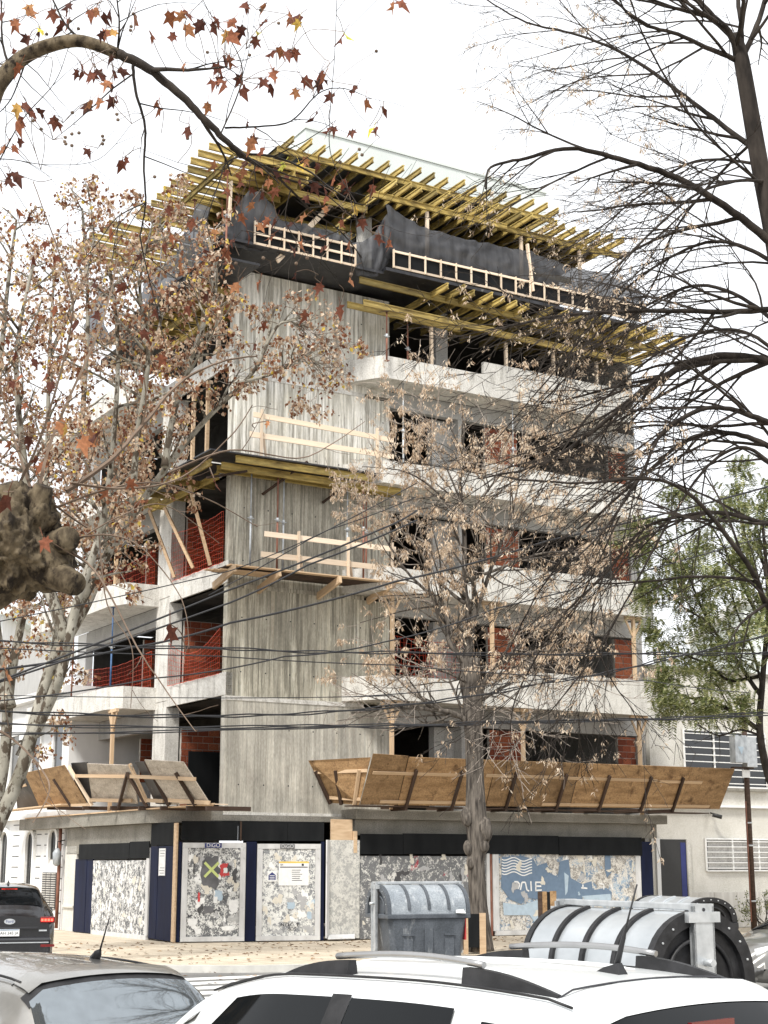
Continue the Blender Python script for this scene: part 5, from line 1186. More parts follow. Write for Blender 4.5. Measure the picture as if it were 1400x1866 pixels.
part('roof_seam', MB().tube([(.715, y, cs.topz(.715, y)+.002) for y in np.linspace(-.5, .5, 12)], .0035, 4), 'ink', t)
ax = 1.0; ay = -.2; az = cs.topz(ax, ay)
an = part('antenna_base', MB().tube([(ax+.03,ay,az-.005),(ax,ay,az+.03),(ax-.02,ay,az+.045)], [.03,.022,.008], 8), 'trim', t); part('antenna_mast', MB().tube([(ax-.015,ay,az+.04),(ax-.09,ay,az+.21)], [.006,.003], 6), 'trim', an)
part('roof_vent', MB().tube([(1.95,.28,cs.topz(1.95,.28)-.005),(1.99,.24,cs.topz(1.99,.24)+.02)], [.03,.01], 6), 'trim', t)
part('bumper', MB().box(-.03, .1, -.72, .72, .32, .58), 'car_silver', t, bev=.04); part('number_plate', MB().box(-.015, .06, -.2, .2, .62, .75), 'paper', t)
wheels(t, (.7, 3.25), .85)
# black sport utility car driving off at the left edge
F = carframe((-7.72, 32.8), (-.30, .954), -.13)
st = [(0,.42,.98,.80,1.10,.72),(.10,.34,1.12,.88,1.22,.74),(.35,.32,1.16,.92,1.50,.70),(.62,.30,1.16,.93,1.68,.66),(1.1,.28,1.15,.935,1.74,.66),(2.0,.28,1.14,.935,1.76,.66),(2.7,.28,1.12,.93,1.70,.64),(3.3,.28,1.10,.92,1.30,.72),(3.7,.28,1.06,.91,1.12,.80),(4.4,.3,1.0,.88,1.05,.74),(4.65,.4,.8,.78,.85,.66)]
ck = Car(st, .94, .04, .10)
t = thing('moving_car', 'black sport utility car with lit brake lights at left edge', 'car', (0,0,0), F)
part('body', ck.body(80), 'car_black', t); part('rear_window', ck.top(.18, .56, -.66, .66, .012, f0=1.02, f1=.9), 'window', t)
for s_ in (1, -1):
    part('door_window', ck.side(.9, 1.9, .08, .88, .010, s_), 'window', t); part('door_window', ck.side(2.0, 3.1, .08, .88, .010, s_, skew1=-.4), 'window', t)
    tl = part('tail_light', MB().box(-.02, .35, s_*.62-.30*(s_ < 0), s_*.62+.30*(s_ > 0), .99, 1.12), 'red_lens', t, bev=.02)
    for k in range(4): part('lit_lamp', MB().box(-.035, -.018, s_*(.66+.065*k)-.022, s_*(.66+.065*k)+.022, 1.03, 1.08), 'red_glow', tl)
    part('reflector', MB().box(-.09, -.05, s_*.78-.14, s_*.78+.14, .52, .57), 'red_lens', t)
    part('door_mirror', MB().tube([(3.0, s_*.95, 1.12), (3.02, s_*1.05, 1.16), (2.98, s_*1.14, 1.17)], [.04,.09,.06], 10), 'car_black', t)
part('brake_light', MB().box(.50, .56, -.16, .16, 1.64, 1.675), 'red_glow', t)
part('bumper', MB().box(-.08, .2, -.86, .86, .36, .72), 'car_black', t, bev=.06); part('chrome_strip', MB().box(-.10, -.075, -.8, .8, .60, .62), 'steel', t); part('tailgate_trim', MB().box(-.03, .0, -.58, .58, .86, .92), 'car_black', t, bev=.01)
pl = part('number_plate', MB().box(-.10, -.06, -.2, .2, .74, .88), 'paper', t); part('plate_band', MB().box(-.1015, -.0985, -.19, .19, .855, .876), 'ink_blue', pl)
text('AH 345 JA', .085, 'ink', 'lettering', pl, Matrix.Translation((-.102, 0, .80)) @ Matrix.Rotation(-math.pi/2, 4, 'Z') @ RX, .001)
m = MB(); m.tube([(-.03,0,1.03),(-.012,0,1.03)], .075, 20); m.v = [(x, y*1.5, 1.03+(z-1.03)*.75) for x, y, z in m.v]; part('badge', m, 'steel', t)
text('Ford', .08, 'ink_navy', 'lettering', t, Matrix.Translation((-.032, 0, 1.03)) @ Matrix.Rotation(-math.pi/2, 4, 'Z') @ RX, .001)
part('model_plate', MB().box(-.03, -.005, -.76, -.6, .83, .86), 'steel', t); part('roof_fin', MB().add([(.9,-.03,1.78),(.9,.03,1.78),(1.1,0,1.78),(.9,0,1.86)], [(0,1,2),(0,3,1),(1,3,2),(2,3,0)]), 'car_black', t)
wheels(t, (.85, 3.6), .93, .36)
# grey saloon on the right, front towards the left
F = carframe((9.75, 29.3), (-.89, -.45), -.13)
st = [(0,.35,.82,.72,.90,.62),(.15,.28,.95,.82,1.02,.66),(.9,.25,.97,.86,1.05,.62),(1.5,.24,.96,.87,1.40,.56),(2.1,.22,.95,.87,1.46,.57),(2.6,.22,.94,.87,1.42,.57),(3.05,.22,.92,.86,1.18,.62),(3.45,.22,.90,.86,.98,.74),(4.1,.24,.80,.83,.86,.70),(4.4,.3,.62,.72,.70,.60),(4.5,.36,.54,.64,.58,.5)]
cg = Car(st, .88, .04, .10)
t = thing('parked_car', 'grey saloon car cut off by the right edge', 'car', (0,0,0), F)
part('body', cg.body(80), 'car_grey', t); part('windscreen', cg.top(2.66, 3.32, -.62, .62, .010), 'window', t); part('rear_window', cg.top(1.0, 1.45, -.58, .58, .010), 'window', t)
for s_ in (1, -1):
    part('door_window', cg.side(1.15, 2.0, .08, .88, .010, s_, skew0=.3), 'window', t); part('door_window', cg.side(2.1, 3.0, .08, .88, .010, s_, skew1=-.4), 'window', t)
    m = MB().tube([(4.22, s_*.60, .70), (4.05, s_*.76, .76)], [.10,.09], 12); part('headlight', m, 'lens', t); part('fog_lamp', MB().tube([(4.40, s_*.60, .42), (4.44, s_*.60, .42)], .05, 10), 'lens', t)
    part('door_mirror', MB().tube([(2.75, s_*.87, .95), (2.77, s_*.97, .99), (2.73, s_*1.05, 1.0)], [.04,.08,.06], 10), 'car_grey', t)
    m = MB().tube([(3.36, s_*.5, cg.topz(3.36,s_*.5)+.015), (3.05, s_*.1, cg.topz(3.05,s_*.1)+.02)], .012, 5); part('wiper', m, 'trim', t)
part('grille', MB().box(4.36, 4.50, -.42, .42, .44, .58), 'trim', t, bev=.02); part('bumper', MB().box(4.28, 4.52, -.74, .74, .26, .42), 'car_grey', t, bev=.05)
wheels(t, (.95, 3.6), .87)
# ------------------------------------------------------------------ utility pole with meter boxes
pp = pR(1365, 1500, -2.6); X, Y_ = pp.x, -2.6
t = thing('utility_pole', 'rusty brown utility pole before the cream house', 'pole', (X,Y_,0), FB)
part('pole', MB().tube([(X,Y_,0),(X,Y_,3.4),(X+.02,Y_,7.2)], [.10,.095,.08], 12), 'timber_dark', t)
for z in (.9, 2.6, 3.3): part('band', MB().tube([(X,Y_,z),(X,Y_,z+.05)], .108, 12), 'steel', t)
part('conduit', MB().tube([(X-.13,Y_-.03,.3),(X-.12,Y_-.03,2.2),(X-.11,Y_-.03,4.0)], .022, 6), 'prop_red', t)
z0 = pR(1350,1398,-2.75).z; z1 = pR(1350,1343,-2.75).z
t = thing('meter_box', 'pair of grey boxes strapped on the utility pole', 'meter box', (X-.4,Y_-.2,z0), FB)
part('box', MB().box(X-.78, X-.27, -2.98, -2.72, z0+.12, z1+.03), 'prop_grey', t, bev=.01); part('box', MB().box(X-.26, X+.17, -2.95, -2.72, z0, z1), 'steel', t, bev=.01)
part('emblem', MB().slab([(X-.68,-2.984,z0+.62),(X-.42,-2.984,z0+.62),(X-.52,-2.984,z0+.38)][::-1], .003), 'ink_pale', t); part('bracket', MB().box(X-.75, X+.1, -2.85, -2.70, z0-.05, z0+.0), 'timber_dark', t)
solo('paper_notice', MB().box(X-.3, X+.03, -2.74, -2.725, z0-.32, z0-.08), 'paper', 'small white paper notice hanging below the meter boxes', 'notice', None, FB)

# ------------------------------------------------------------------ overhead cables
def cable(label, pts, r=.014, sag=0, name='overhead_cable', strands=1):
    P = [pW(*p) for p in pts]; mb = MB()
    for s_ in range(strands):
        out = []
        for a, b in zip(P, P[1:]):
            for k in range(12):
                t_ = k/12; q = a.lerp(b, t_); q.z -= sag*4*t_*(1-t_)
                q += Vector((0, 0, .024*s_+.014*math.sin(k*1.3+s_*2+a.x))) if strands > 1 else Vector((0,0,0)); out.append(q)
        out.append(P[-1]); mb.tube(out, r, 5)
    return solo(name, mb, 'cable', label, 'cable')
cable('twisted black cable bundle crossing above the side catch platform', [(-60,1318,26),(560,1324,27),(900,1316,28),(1480,1300,34)], .012, .05, strands=2)
cable('thick cable rising from lower left across the smooth corner wall', [(-60,1294,24),(400,1306,26),(720,1288,27),(1000,1244,28),(1200,1205,29),(1460,1140,31)], .013, .04, strands=2)
cable('cable rising from second floor side balcony to the upper right', [(-60,1226,22),(240,1180,23),(420,1135,24),(720,1060,25),(1000,985,26),(1460,870,28)], .018, .04)
cable('cable steeply rising over the third floor guardrail, lower of two', [(-60,1262,20),(420,1098,21),(560,1030,21.5),(760,948,22.5)], .014, .02)
cable('cable steeply rising over the third floor guardrail, upper of two', [(-40,1255,19),(410,1078,20),(700,962,21.5),(760,930,22)], .014, .02)
cable('fine cable from column base towards the guardrail right end', [(-40,1140,18),(420,1040,19),(600,965,19.5),(760,905,20)], .007, .02)
cable('fine cable crossing high behind the guardrail posts', [(380,1085,19),(560,985,19.6),(760,880,20.2)], .007, .01)
cable('level cable passing below the second floor brick infill', [(-60,1166,26),(400,1182,27),(720,1190,28),(1200,1192,30),(1460,1188,31)], .013, .03, strands=2)
cable('level cable running past the blue prop, lower one', [(-60,1178,27),(400,1196,28),(720,1212,29),(1000,1232,30)], .011, .02)
cable('thin level cable across the middle of the corner wall', [(-60,1266,25),(400,1272,26),(720,1268,27)], .008, .01)
cable('cable from left crossing second floor balcony parapet', [(-60,1282,25),(280,1236,25.5),(520,1196,26),(700,1170,26.5),(900,1110,27),(1460,958,30)], .013, .05)
cable('long cable reaching the utility pole over the cream house', [(640,1270,30),(1000,1236,32),(1180,1240,34),(1365,1262,38)], .011, .04)
cable('low cable bundle ending at the utility pole', [(-60,1340,30),(700,1322,32),(1130,1312,36),(1365,1300,39),(1460,1296,40)], .013, .03, strands=2)
# ------------------------------------------------------------------ trees
def smooth_pts(pts, n=6):
    P = [Vector(p) for p in pts]; out = []
    for i in range(len(P)-1):
        p0, p1, p2, p3 = P[max(i-1,0)], P[i], P[i+1], P[min(i+2,len(P)-1)]
        for k in range(n):
            t = k/n; out.append(.5*((2*p1)+(p2-p0)*t+(2*p0-5*p1+4*p2-p3)*t*t+(3*p1-p0-3*p2+p3)*t**3))
    out.append(P[-1]); return out
def rvec(rr): return Vector((rr.gauss(0,1), rr.gauss(0,1), rr.gauss(0,1))).normalized()
class Tree:
    def __init__(s, seed, seg=.25, wob=.16, grav=(0,0,-.02), ratio=.6, rmin=.004, ang=(28,60), dens=2.2, maxlvl=3, bias=None, lim=None):
        s.lim = lim
        s.rr = random.Random(seed); s.mb = MB(); s.fine = MB(); s.tips = []; s.all = []
        s.seg, s.wob, s.grav, s.ratio, s.rmin, s.ang, s.dens, s.maxlvl = seg, wob, Vector(grav), ratio, rmin, ang, dens, maxlvl
        s.bias = Vector(bias) if bias else None
    def grow(s, p, d, L, r, lvl):
        rr = s.rr; seg = min(s.seg, L/4); n = max(4, int(L/seg)); p = Vector(p); d = Vector(d).normalized()
        pts, rad = [p.copy()], [r]
        for i in range(n):
            d = (d+rvec(rr)*s.wob+s.grav*(1+i/n)+(s.bias*.05 if s.bias else Vector((0,0,0)))).normalized(); p = p+d*(L/n)
            if s.lim and i > 1 and not s.lim(p): break
            pts.append(p.copy()); rad.append(max(s.rmin*.7, r*(1-.72*(i+1)/n)))
        s.put(pts, rad)
        if lvl >= s.maxlvl: s.tips += [(q, d) for q in pts[1:]]; return
        s.kids(pts, rad, L, lvl, .2)
    def put(s, pts, rad):
        m = s.mb if rad[0] > .018 else s.fine
        m.tube(pts, rad, 8 if rad[0] > .05 else (5 if rad[0] > .018 else 3), rad[0] > .018); s.all += list(zip(pts, rad))
    def kids(s, pts, rad, L, lvl, start=.2, dens=None, side=None):
        rr = s.rr; k = max(2, int((dens or s.dens)*(L**.6)*(1+.3*lvl)))
        for j in range(k):
            t = start+(1-start)*(j+rr.random())/k; x = t*(len(pts)-1); i = min(int(x), len(pts)-2)
            q = pts[i].lerp(pts[i+1], x-i); d = (pts[i+1]-pts[i]).normalized(); a = R_(rr.uniform(*s.ang))
            ax = d.cross(rvec(rr)); ax = ax.normalized() if ax.length > .01 else d.orthogonal().normalized()
            nd = Matrix.Rotation(a, 3, ax) @ d
            if side: nd = (nd+Vector(side)*.5).normalized()
            s.grow(q, nd, max(.18, L*s.ratio*rr.uniform(.55, 1.1)*(1.1-.45*t)), max(s.rmin, min(rad[i]*.62, L*.012+.002)), lvl+1)
    def limb(s, pts, r0, r1, lvl=1, dens=None, start=.15, L=None, n=6, rs=None, side=None):
        P = smooth_pts(pts, n); k = len(P)
        if s.wob: P = [p+rvec(s.rr)*r0*.12 for p in P]
        rad = [r0+(r1-r0)*(i/(k-1))**.8 for i in range(k)] if rs is None else list(np.interp(np.linspace(0,1,k), np.linspace(0,1,len(rs)), rs))
        s.put(P, rad)
        if dens != 0:
            ln = sum((a-b).length for a, b in zip(P, P[1:])); s.kids(P, rad, L or ln, lvl, start, dens, side)
        return P
def leafcloud(tips, rr, n, size, droop=.6, asp=.55, jit=.06, keep=None, cap=0, cell=.5, bunch=0):
    mb = MB(); cnt = {}
    bq = None
    for k in range(n):
        if bunch:
            if bq is None or rr.random() < 1/bunch: bq = tips[rr.randrange(len(tips))]
            q, d = bq
        else: q, d = tips[rr.randrange(len(tips))]
        p = q+rvec(rr)*jit
        if cap:
            key = (int(p.x/cell), int(p.y/cell), int(p.z/cell)); cnt[key] = cnt.get(key, 0)+1
            if cnt[key] > cap: continue
        a = (rvec(rr)*.8+Vector((0,0,-droop))).normalized(); b = a.cross(rvec(rr))
        if b.length < .05: continue
        b.normalize(); s_ = size*rr.uniform(.6, 1.35); c = a.cross(b)*s_*.18
        mb.add([p, p+a*s_*.5+b*s_*asp*.5+c, p+a*s_, p+a*s_*.5-b*s_*asp*.5+c], [(0,1,2,3)])
    return mb
def PX(lst, Y, dY=0): return [pW(x, y, Y+dY*i/(max(1,len(lst)-1))) for i, (x, y) in enumerate(lst)]

# --- big bare tree on the right, its trunk just outside the frame
T = Tree(41, seg=.22, wob=.12, grav=(0,0,-.010), ratio=.56, rmin=.0036, ang=(14,50), dens=2.8, maxlvl=4, bias=(-.3,0,-.25))
YR = 15.5
base = Vector((4.75, YR+.3, 0))
trunk = [base, base+Vector((-.02,0,1.6)), base+Vector((-.1,0,3.2)), pW(1462,900,YR), pW(1440,620,YR), pW(1412,440,YR), pW(1385,300,YR), pW(1352,110,YR), pW(1340,62,YR)]
tm = Tree(5, wob=0); tm.limb(trunk, .26, .10, dens=0, n=8, rs=[.30,.25,.2,.16,.125,.105,.10,.09,.05])
P0 = lambda px, py, dy=0: pW(px, py, YR+dy)
limbs = [
 ([(1350,110),(1330,60),(1295,25),(1255,-20),(1230,-60)], .075, .04, -.5, 2.0), ([(1352,105),(1352,50),(1345,-10),(1350,-80)], .05, .03, .3, 1.5), ([(1356,100),(1380,45),(1400,-20),(1420,-90)], .06, .03, .2, 1.2),
 ([(1340,108),(1285,85),(1235,62),(1170,42),(1120,-2),(1080,-60)], .055, .012, -1.2, 2.6),
 ([(1372,270),(1310,222),(1235,165),(1150,105),(1060,65),(960,40),(880,-5)], .060, .010, 1.0, 2.6),
 ([(1420,455),(1335,385),(1235,325),(1130,290),(1040,270),(960,288),(895,305),(885,345)], .085, .010, -1.0, 2.4),
 ([(1385,300),(1310,290),(1250,300),(1180,345),(1100,410),(1030,455)], .035, .008, 2.0, 2.4), ([(1395,340),(1340,295),(1260,215),(1180,80),(1150,0)], .035, .008, -2.0, 2.2),
 ([(1440,560),(1330,568),(1240,566),(1110,568),(1000,578),(940,592),(890,600)], .060, .008, -1.5, 2.4),
 ([(1450,670),(1390,655),(1320,648),(1255,662),(1190,700),(1120,755),(1030,822),(960,855),(870,872)], .090, .010, .5, 2.6),
 ([(1455,790),(1390,765),(1330,745),(1280,746),(1210,785),(1165,870),(1085,985),(990,1060)], .060, .008, -1.2, 2.6),
 ([(1458,850),(1385,805),(1320,788),(1255,800),(1185,855),(1080,950),(985,1075),(930,1180)], .058, .008, 1.0, 2.6),
 ([(1470,1190),(1400,1105),(1370,1040),(1300,945),(1245,892),(1175,872),(1060,880),(930,872)], .060, .010, -2.0, 2.2),
 ([(1470,970),(1390,952),(1320,935),(1265,937),(1175,962),(1100,1050),(1020,1130),(945,1260),(930,1330)], .050, .007, .8, 2.4),
 ([(1440,620),(1380,560),(1290,520),(1210,540),(1120,600),(1020,700),(960,760)], .045, .008, 2.2, 2.4), ([(1440,500),(1370,455),(1300,440),(1220,470),(1120,545),(1000,690),(905,800)], .045, .007, 1.4, 2.6),
 ([(1400,330),(1340,330),(1260,360),(1160,450),(1050,560),(960,640)], .035, .007, -2.2, 2.4), ([(1460,900),(1400,840),(1350,815),(1290,850),(1220,950),(1150,1080),(1080,1200),(1000,1300)], .04, .007, -.6, 2.2),
 ([(1100,1050),(1078,1135),(1110,1230),(1150,1290),(1172,1335)], .018, .006, .8, 1.8), ([(1130,940),(1060,1090),(1000,1190),(950,1275)], .02, .006, 1.2, 1.8),
 ([(1440,700),(1400,630),(1330,600),(1240,620),(1140,690),(1040,800),(980,900)], .04, .007, -.9, 2.6), ([(1380,250),(1300,330),(1230,420),(1190,520),(1120,640),(1080,760)], .03, .006, 2.8, 2.2)]
for k_, (pts, r0, r1, dy, dn) in enumerate(limbs):
    T.limb(PX(pts, YR, dy), r0*(.66 if k_ > 7 else .60), r1*.8, 1, dens=dn*(2.4 if k_ > 7 else 1.9), start=.05, L=3.2, side=(-.5, 0, -.35))
t = thing('bare_tree', 'big dark bare tree reaching in from the right edge', 'tree', tuple(base), FW)
part('trunk', tm.mb, 'bark_dark', t); part('limb', T.mb, 'bark_dark', t); part('twig', T.fine, 'bark_dark', t, kind='stuff')
rr = random.Random(8); tp = [q for q in T.tips if q[0].x < 3.0]
part('crown', leafcloud(tp, rr, 9000, .046, 1.0, .26, .03, bunch=6), 'leaf_tan', t, kind='stuff')

# --- street tree in front of the right street front
YC = 37.8
T = Tree(77, seg=.3, wob=.2, grav=(0,0,.015), ratio=.6, rmin=.0085, ang=(25,65), dens=2.6, maxlvl=4)
tm = Tree(6, wob=0)
tp_ = [pW(876,1722,YC)-Vector((0,0,.15)), pW(872,1650,YC), pW(868,1570,YC), pW(872,1530,YC), pW(868,1490,YC), pW(866,1420,YC), pW(864,1350,YC), pW(862,1290,YC), pW(860,1200,YC)]
tm.limb(tp_, .3, .2, dens=0, n=8, rs=[.33,.215,.205,.27,.26,.215,.22,.25,.2])
rk = random.Random(12)
for k in range(26):
    i = rk.randrange(8, 50)
kn = MB()
for px, py, r_ in ((884,1512,.20),(852,1488,.16),(880,1538,.15),(853,1545,.12),(858,1572,.11)):
    c = pW(px, py, YC-.12); bm = bmesh.new(); bmesh.ops.create_icosphere(bm, subdivisions=3, radius=r_)
    vs = [tuple(c+Vector((v.co.x, v.co.y*.9, v.co.z*1.5))*(1+.25*noise.noise(v.co*7))) for v in bm.verts]; kn.add(vs, [[v.index for v in f.verts] for f in bm.faces], True); bm.free()
cl = [([(862,1300),(845,1240),(858,1150),(848,1070),(845,960),(838,860),(850,760)], .17, .02, .3), ([(858,1340),(846,1312),(818,1297),(770,1292),(715,1290),(640,1300)], .11, .02, -.6), ([(868,1310),(885,1240),(925,1200),(990,1140),(1070,1090)], .10, .02, -.8),
 ([(860,1220),(820,1170),(812,1120),(790,1090),(740,1040),(690,960)], .10, .02, .9), ([(855,1150),(880,1080),(905,1010),(935,930),(950,840)], .09, .015, -.7), ([(858,1250),(835,1235),(790,1220),(740,1230),(690,1260)], .05, .01, -1.2), ([(866,1260),(910,1230),(960,1215),(1040,1230),(1110,1260)], .05, .01, -1.0),
 ([(848,1100),(800,1060),(760,1000),(700,930),(660,900)], .06, .012, .8), ([(850,1060),(900,1040),(980,1010),(1060,1000),(1120,960)], .06, .012, .6), ([(845,960),(800,900),(740,860),(660,850)], .05, .01, -.5), ([(845,950),(900,880),(960,820),(1010,770)], .05, .01, .5), ([(843,920),(800,820),(760,740)], .04, .01, .9), ([(866,1300),(900,1290),(960,1320),(930,1370)], .03, .01, -1.5)]
for pts, r0, r1, dy in cl: T.limb(PX(pts, YC, dy), r0*.85, r1, 2, dens=4.6, start=.12, L=3.7)
t = thing('street_tree', 'street tree with furrowed trunk before the right street front', 'tree', tuple(tp_[0]), FW)
part('trunk', tm.mb, 'bark_grey', t); part('burl', kn, 'bark_grey', t); part('limb', T.mb, 'bark_grey', t); part('twig', T.fine, 'twig', t, kind='stuff')
rr = random.Random(18)
part('crown', leafcloud([q for q in T.tips if q[0].z > 6.3], rr, 20000, .105, 1.3, .30, .07, bunch=7), 'leaf_tan', t, kind='stuff')

# --- pale plane trees on the left pavement
def crown_lim(p):     # the crown falls away towards the building
    return p.z < np.interp(p.x, [-9, -8.2, -6.2, -4.7, -3.3, -1.8, -.6], [18.2, 17.9, 17.2, 15.6, 14.6, 12.6, 11.6])
YP = 32.5
def plane(name, label, stems, seed, nleaf, extra=None, Lk=3.2, lim=None):
    T = Tree(seed, seg=.3, wob=.17, grav=(0,0,.01), ratio=.62, rmin=.0065, ang=(28,70), dens=2.15, maxlvl=4, lim=crown_lim)
    tm = Tree(seed+1, wob=.0)
    b0 = None
    for k, (pts, Y, dy, r0, r1, dn) in enumerate(stems):
        P = PX(pts, Y, dy)
        if k == 0: P = [Vector((P[0].x-.1, P[0].y, -.15))]+P; b0 = P[0]
        tm.limb(P, r0, r1, dens=0, n=8)
        if dn: Q = smooth_pts(P, 8); T.kids(Q, [r0+(r1-r0)*i/len(Q) for i in range(len(Q))], Lk, 1, .34, dn*3.6)
    t = thing(name, label, 'tree', tuple(b0), FW)
    tm.mb.add(T.mb.v, T.mb.f, True); part('trunk', tm.mb, 'bark_plane', t); part('twig', T.fine, 'twig', t, kind='stuff')
    rr = random.Random(seed+2); tips = [q for q in T.tips if (lim is None or lim(q[0]))]
    part('crown', leafcloud(tips, rr, nleaf, .105, .9, .75, .16, cap=21, cell=.6, keep=lambda p: crown_lim(p) and (p.x < -3.4 or rr.random() < .22)), 'leaf_dry', t, kind='stuff'); return T
plane('plane_tree', 'plane tree with pale mottled trunk leaning across the building side', [
 ([(-60,1640),(-12,1520),(40,1400),(95,1210),(165,1065),(232,955),(305,850),(375,765),(470,665),(500,560)], YP, 2, .22, .03, 2.4),
 ([(60,1340),(110,1230),(140,1100),(185,960),(205,820),(215,640),(200,480)], YP, -.5, .14, .03, 2.0), ([(120,1170),(70,1000),(45,850),(30,650),(60,480)], YP, 1.5, .15, .03, 2.4), ([(300,850),(320,740),(360,620),(395,520),(380,430)], YP, 1.5, .09, .02, 2.4), ([(240,940),(250,800),(270,650),(255,520),(280,400)], YP, -1, .09, .02, 2.6), ([(430,700),(500,680),(560,650),(600,690)], YP+1.5, .3, .05, .012, 2.6), ([(470,665),(510,590),(560,600),(610,640)], YP+1.5, .3, .05, .012, 2.6)], 101, 60000)
plane('plane_tree', 'plane tree with several straight pale stems at far left', [
 ([(-30,1600),(-10,1480),(8,1380),(18,1250),(40,1130),(70,1000),(85,850),(90,650),(100,480)], YP+4, 1, .22, .03, 2.2), ([(15,1290),(-5,1180),(-20,1000),(-10,800),(10,560),(30,400)], YP+4, 1, .20, .03, 2.2), ([(40,1380),(90,1250),(112,1100),(130,940),(150,760),(160,560),(150,380)], YP+5, .5, .18, .03, 2.2), ([(100,1200),(160,1100),(195,1000),(210,860),(260,700),(300,560)], YP+5, .5, .13, .03, 2.2), ([(90,650),(130,560),(170,450),(160,340)], YP+5, .5, .07, .02, 2.0), ([(160,560),(230,500),(290,420),(330,370)], YP+5, .5, .07, .02, 1.6)], 131, 44000)

# --- near plane tree, mostly outside the frame, with big leaves
YN = 11.0
nt_ = Vector((-4.6, 8.9, -.13)); T = Tree(61, seg=.2, wob=.2, grav=(0,0,-.02), ratio=.55, rmin=.0024, ang=(30,70), dens=2.0, maxlvl=3)
tm = Tree(62, wob=0)
tm.limb([nt_, nt_+Vector((.05,0,1.5)), nt_+Vector((.1,0,3.2)), nt_+Vector((.2,.5,5.2)), nt_+Vector((.5,1.0,6.4)), pW(-70,255,YN), pW(0,148,YN), pW(55,97,YN), pW(140,74,YN), pW(215,98,YN)], .34, .07, dens=0, n=8, rs=[.42,.36,.33,.28,.16,.085,.070,.058,.050,.044])
top_limb = T.limb(PX([(215,98),(270,125),(330,175),(380,225),(415,260),(440,285)], YN, .3), .044, .022, 1, dens=2.6, L=1.6)
bl_ = [([(438,284),(480,300),(530,345),(570,385),(620,420),(660,470)], .018, .005, .5), ([(440,280),(500,285),(560,310),(600,340),(650,370),(690,372)], .014, .004, -.4), ([(242,118),(247,165),(264,230),(262,300),(265,370),(255,430)], .016, .007, .2), ([(264,370),(215,395),(180,440),(130,500)], .008, .003, .3), ([(410,232),(470,230),(530,220),(580,170),(620,160),(660,172)], .011, .003, -.5), ([(255,430),(265,480),(285,560),(305,640)], .008, .003, .2), ([(435,285),(410,300),(400,330),(378,400),(385,440)], .010, .003, -.2), ([(150,74),(120,45),(95,-5),(80,-40)], .014, .006, .3), ([(215,92),(218,40),(210,-30)], .013, .006, -.3), ([(20,130),(5,80),(3,20),(0,-40)], .014, .006, .2), ([(50,100),(20,180),(-20,220)], .010, .003, .2), ([(400,250),(440,150),(430,90),(380,20),(360,-30)], .008, .003, .6), ([(650,370),(610,300),(600,240),(610,100),(615,-30)], .005, .003, .6), ([(-20,330),(40,220),(100,150),(125,85)], .008, .003, .4), ([(-30,290),(20,290),(90,300),(180,290),(240,225)], .006, .002, .4), ([(620,420),(560,440),(500,430),(440,420)], .006, .003, .2), ([(530,345),(520,400),(540,450),(500,500)], .006, .003, .2), ([(575,385),(640,400),(690,390)], .006, .003, -.2)]
for pts, r0, r1, dy in bl_: T.limb(PX(pts, YN+.2, dy), r0, r1, 2, dens=3.4, start=.06, L=1.5)
# pollard head with shoots
kb_ = MB(); c0 = pW(45, 990, 8.0)
rk = random.Random(33)
bm = bmesh.new(); bmesh.ops.create_icosphere(bm, subdivisions=6, radius=1)
def lump(v):
    d = v.normalized(); k = 1+.24*noise.noise(d*1.6+Vector((3,1,2)))+.24*noise.noise(d*3.1)-.16*abs(noise.noise(d*5.2+Vector((5,0,0))))+.09*noise.noise(d*9)+.05*noise.noise(d*19)+.03*noise.noise(d*37)
    for ld, la, ls in ((Vector((.85,-.2,-.35)), .42, 9), (Vector((.5,-.35,.55)), .28, 9), (Vector((-.2,-.4,.8)), .28, 8), (Vector((.15,-.9,-.1)), .18, 11)):
        k += la*math.exp(ls*(d.dot(ld.normalized())-1))
    hole = math.exp(60*(d.dot(Vector((.93,-.36,.12)).normalized())-1)); k -= .28*hole
    return Vector((d.x*.235, d.y*.25, d.z*.27))*k
kb_.add([tuple(c0+Vector((-.06,0,-.02))+lump(v.co)) for v in bm.verts], [[v.index for v in f.verts] for f in bm.faces], True); bm.free()
for px, py, r_, dr in ((118,985,.062,(.55,-.75,.1)), (75,905,.05,(.3,-.3,.9)), (20,900,.055,(-.2,-.4,.9)), (128,1060,.06,(.7,-.5,-.4))):
    c = pW(px, py, 7.85); d_ = Vector(dr).normalized(); kb_.tube([c-d_*.14, c-d_*.05, c+d_*.03, c+d_*.06, c+d_*.055, c+d_*.0], [r_*1.5, r_*1.2, r_*1.12, r_*.95, r_*.6, r_*.45], 12)
tm2 = Tree(64, wob=.0); tm2.limb([nt_+Vector((.1,0,2.4)), nt_+Vector((1.2,-.35,2.75)), pW(-120,1120,8.0), pW(-20,1060,8.0), pW(40,1010,8.0)], .26, .2, dens=0, n=8, rs=[.26,.20,.17,.17,.18])
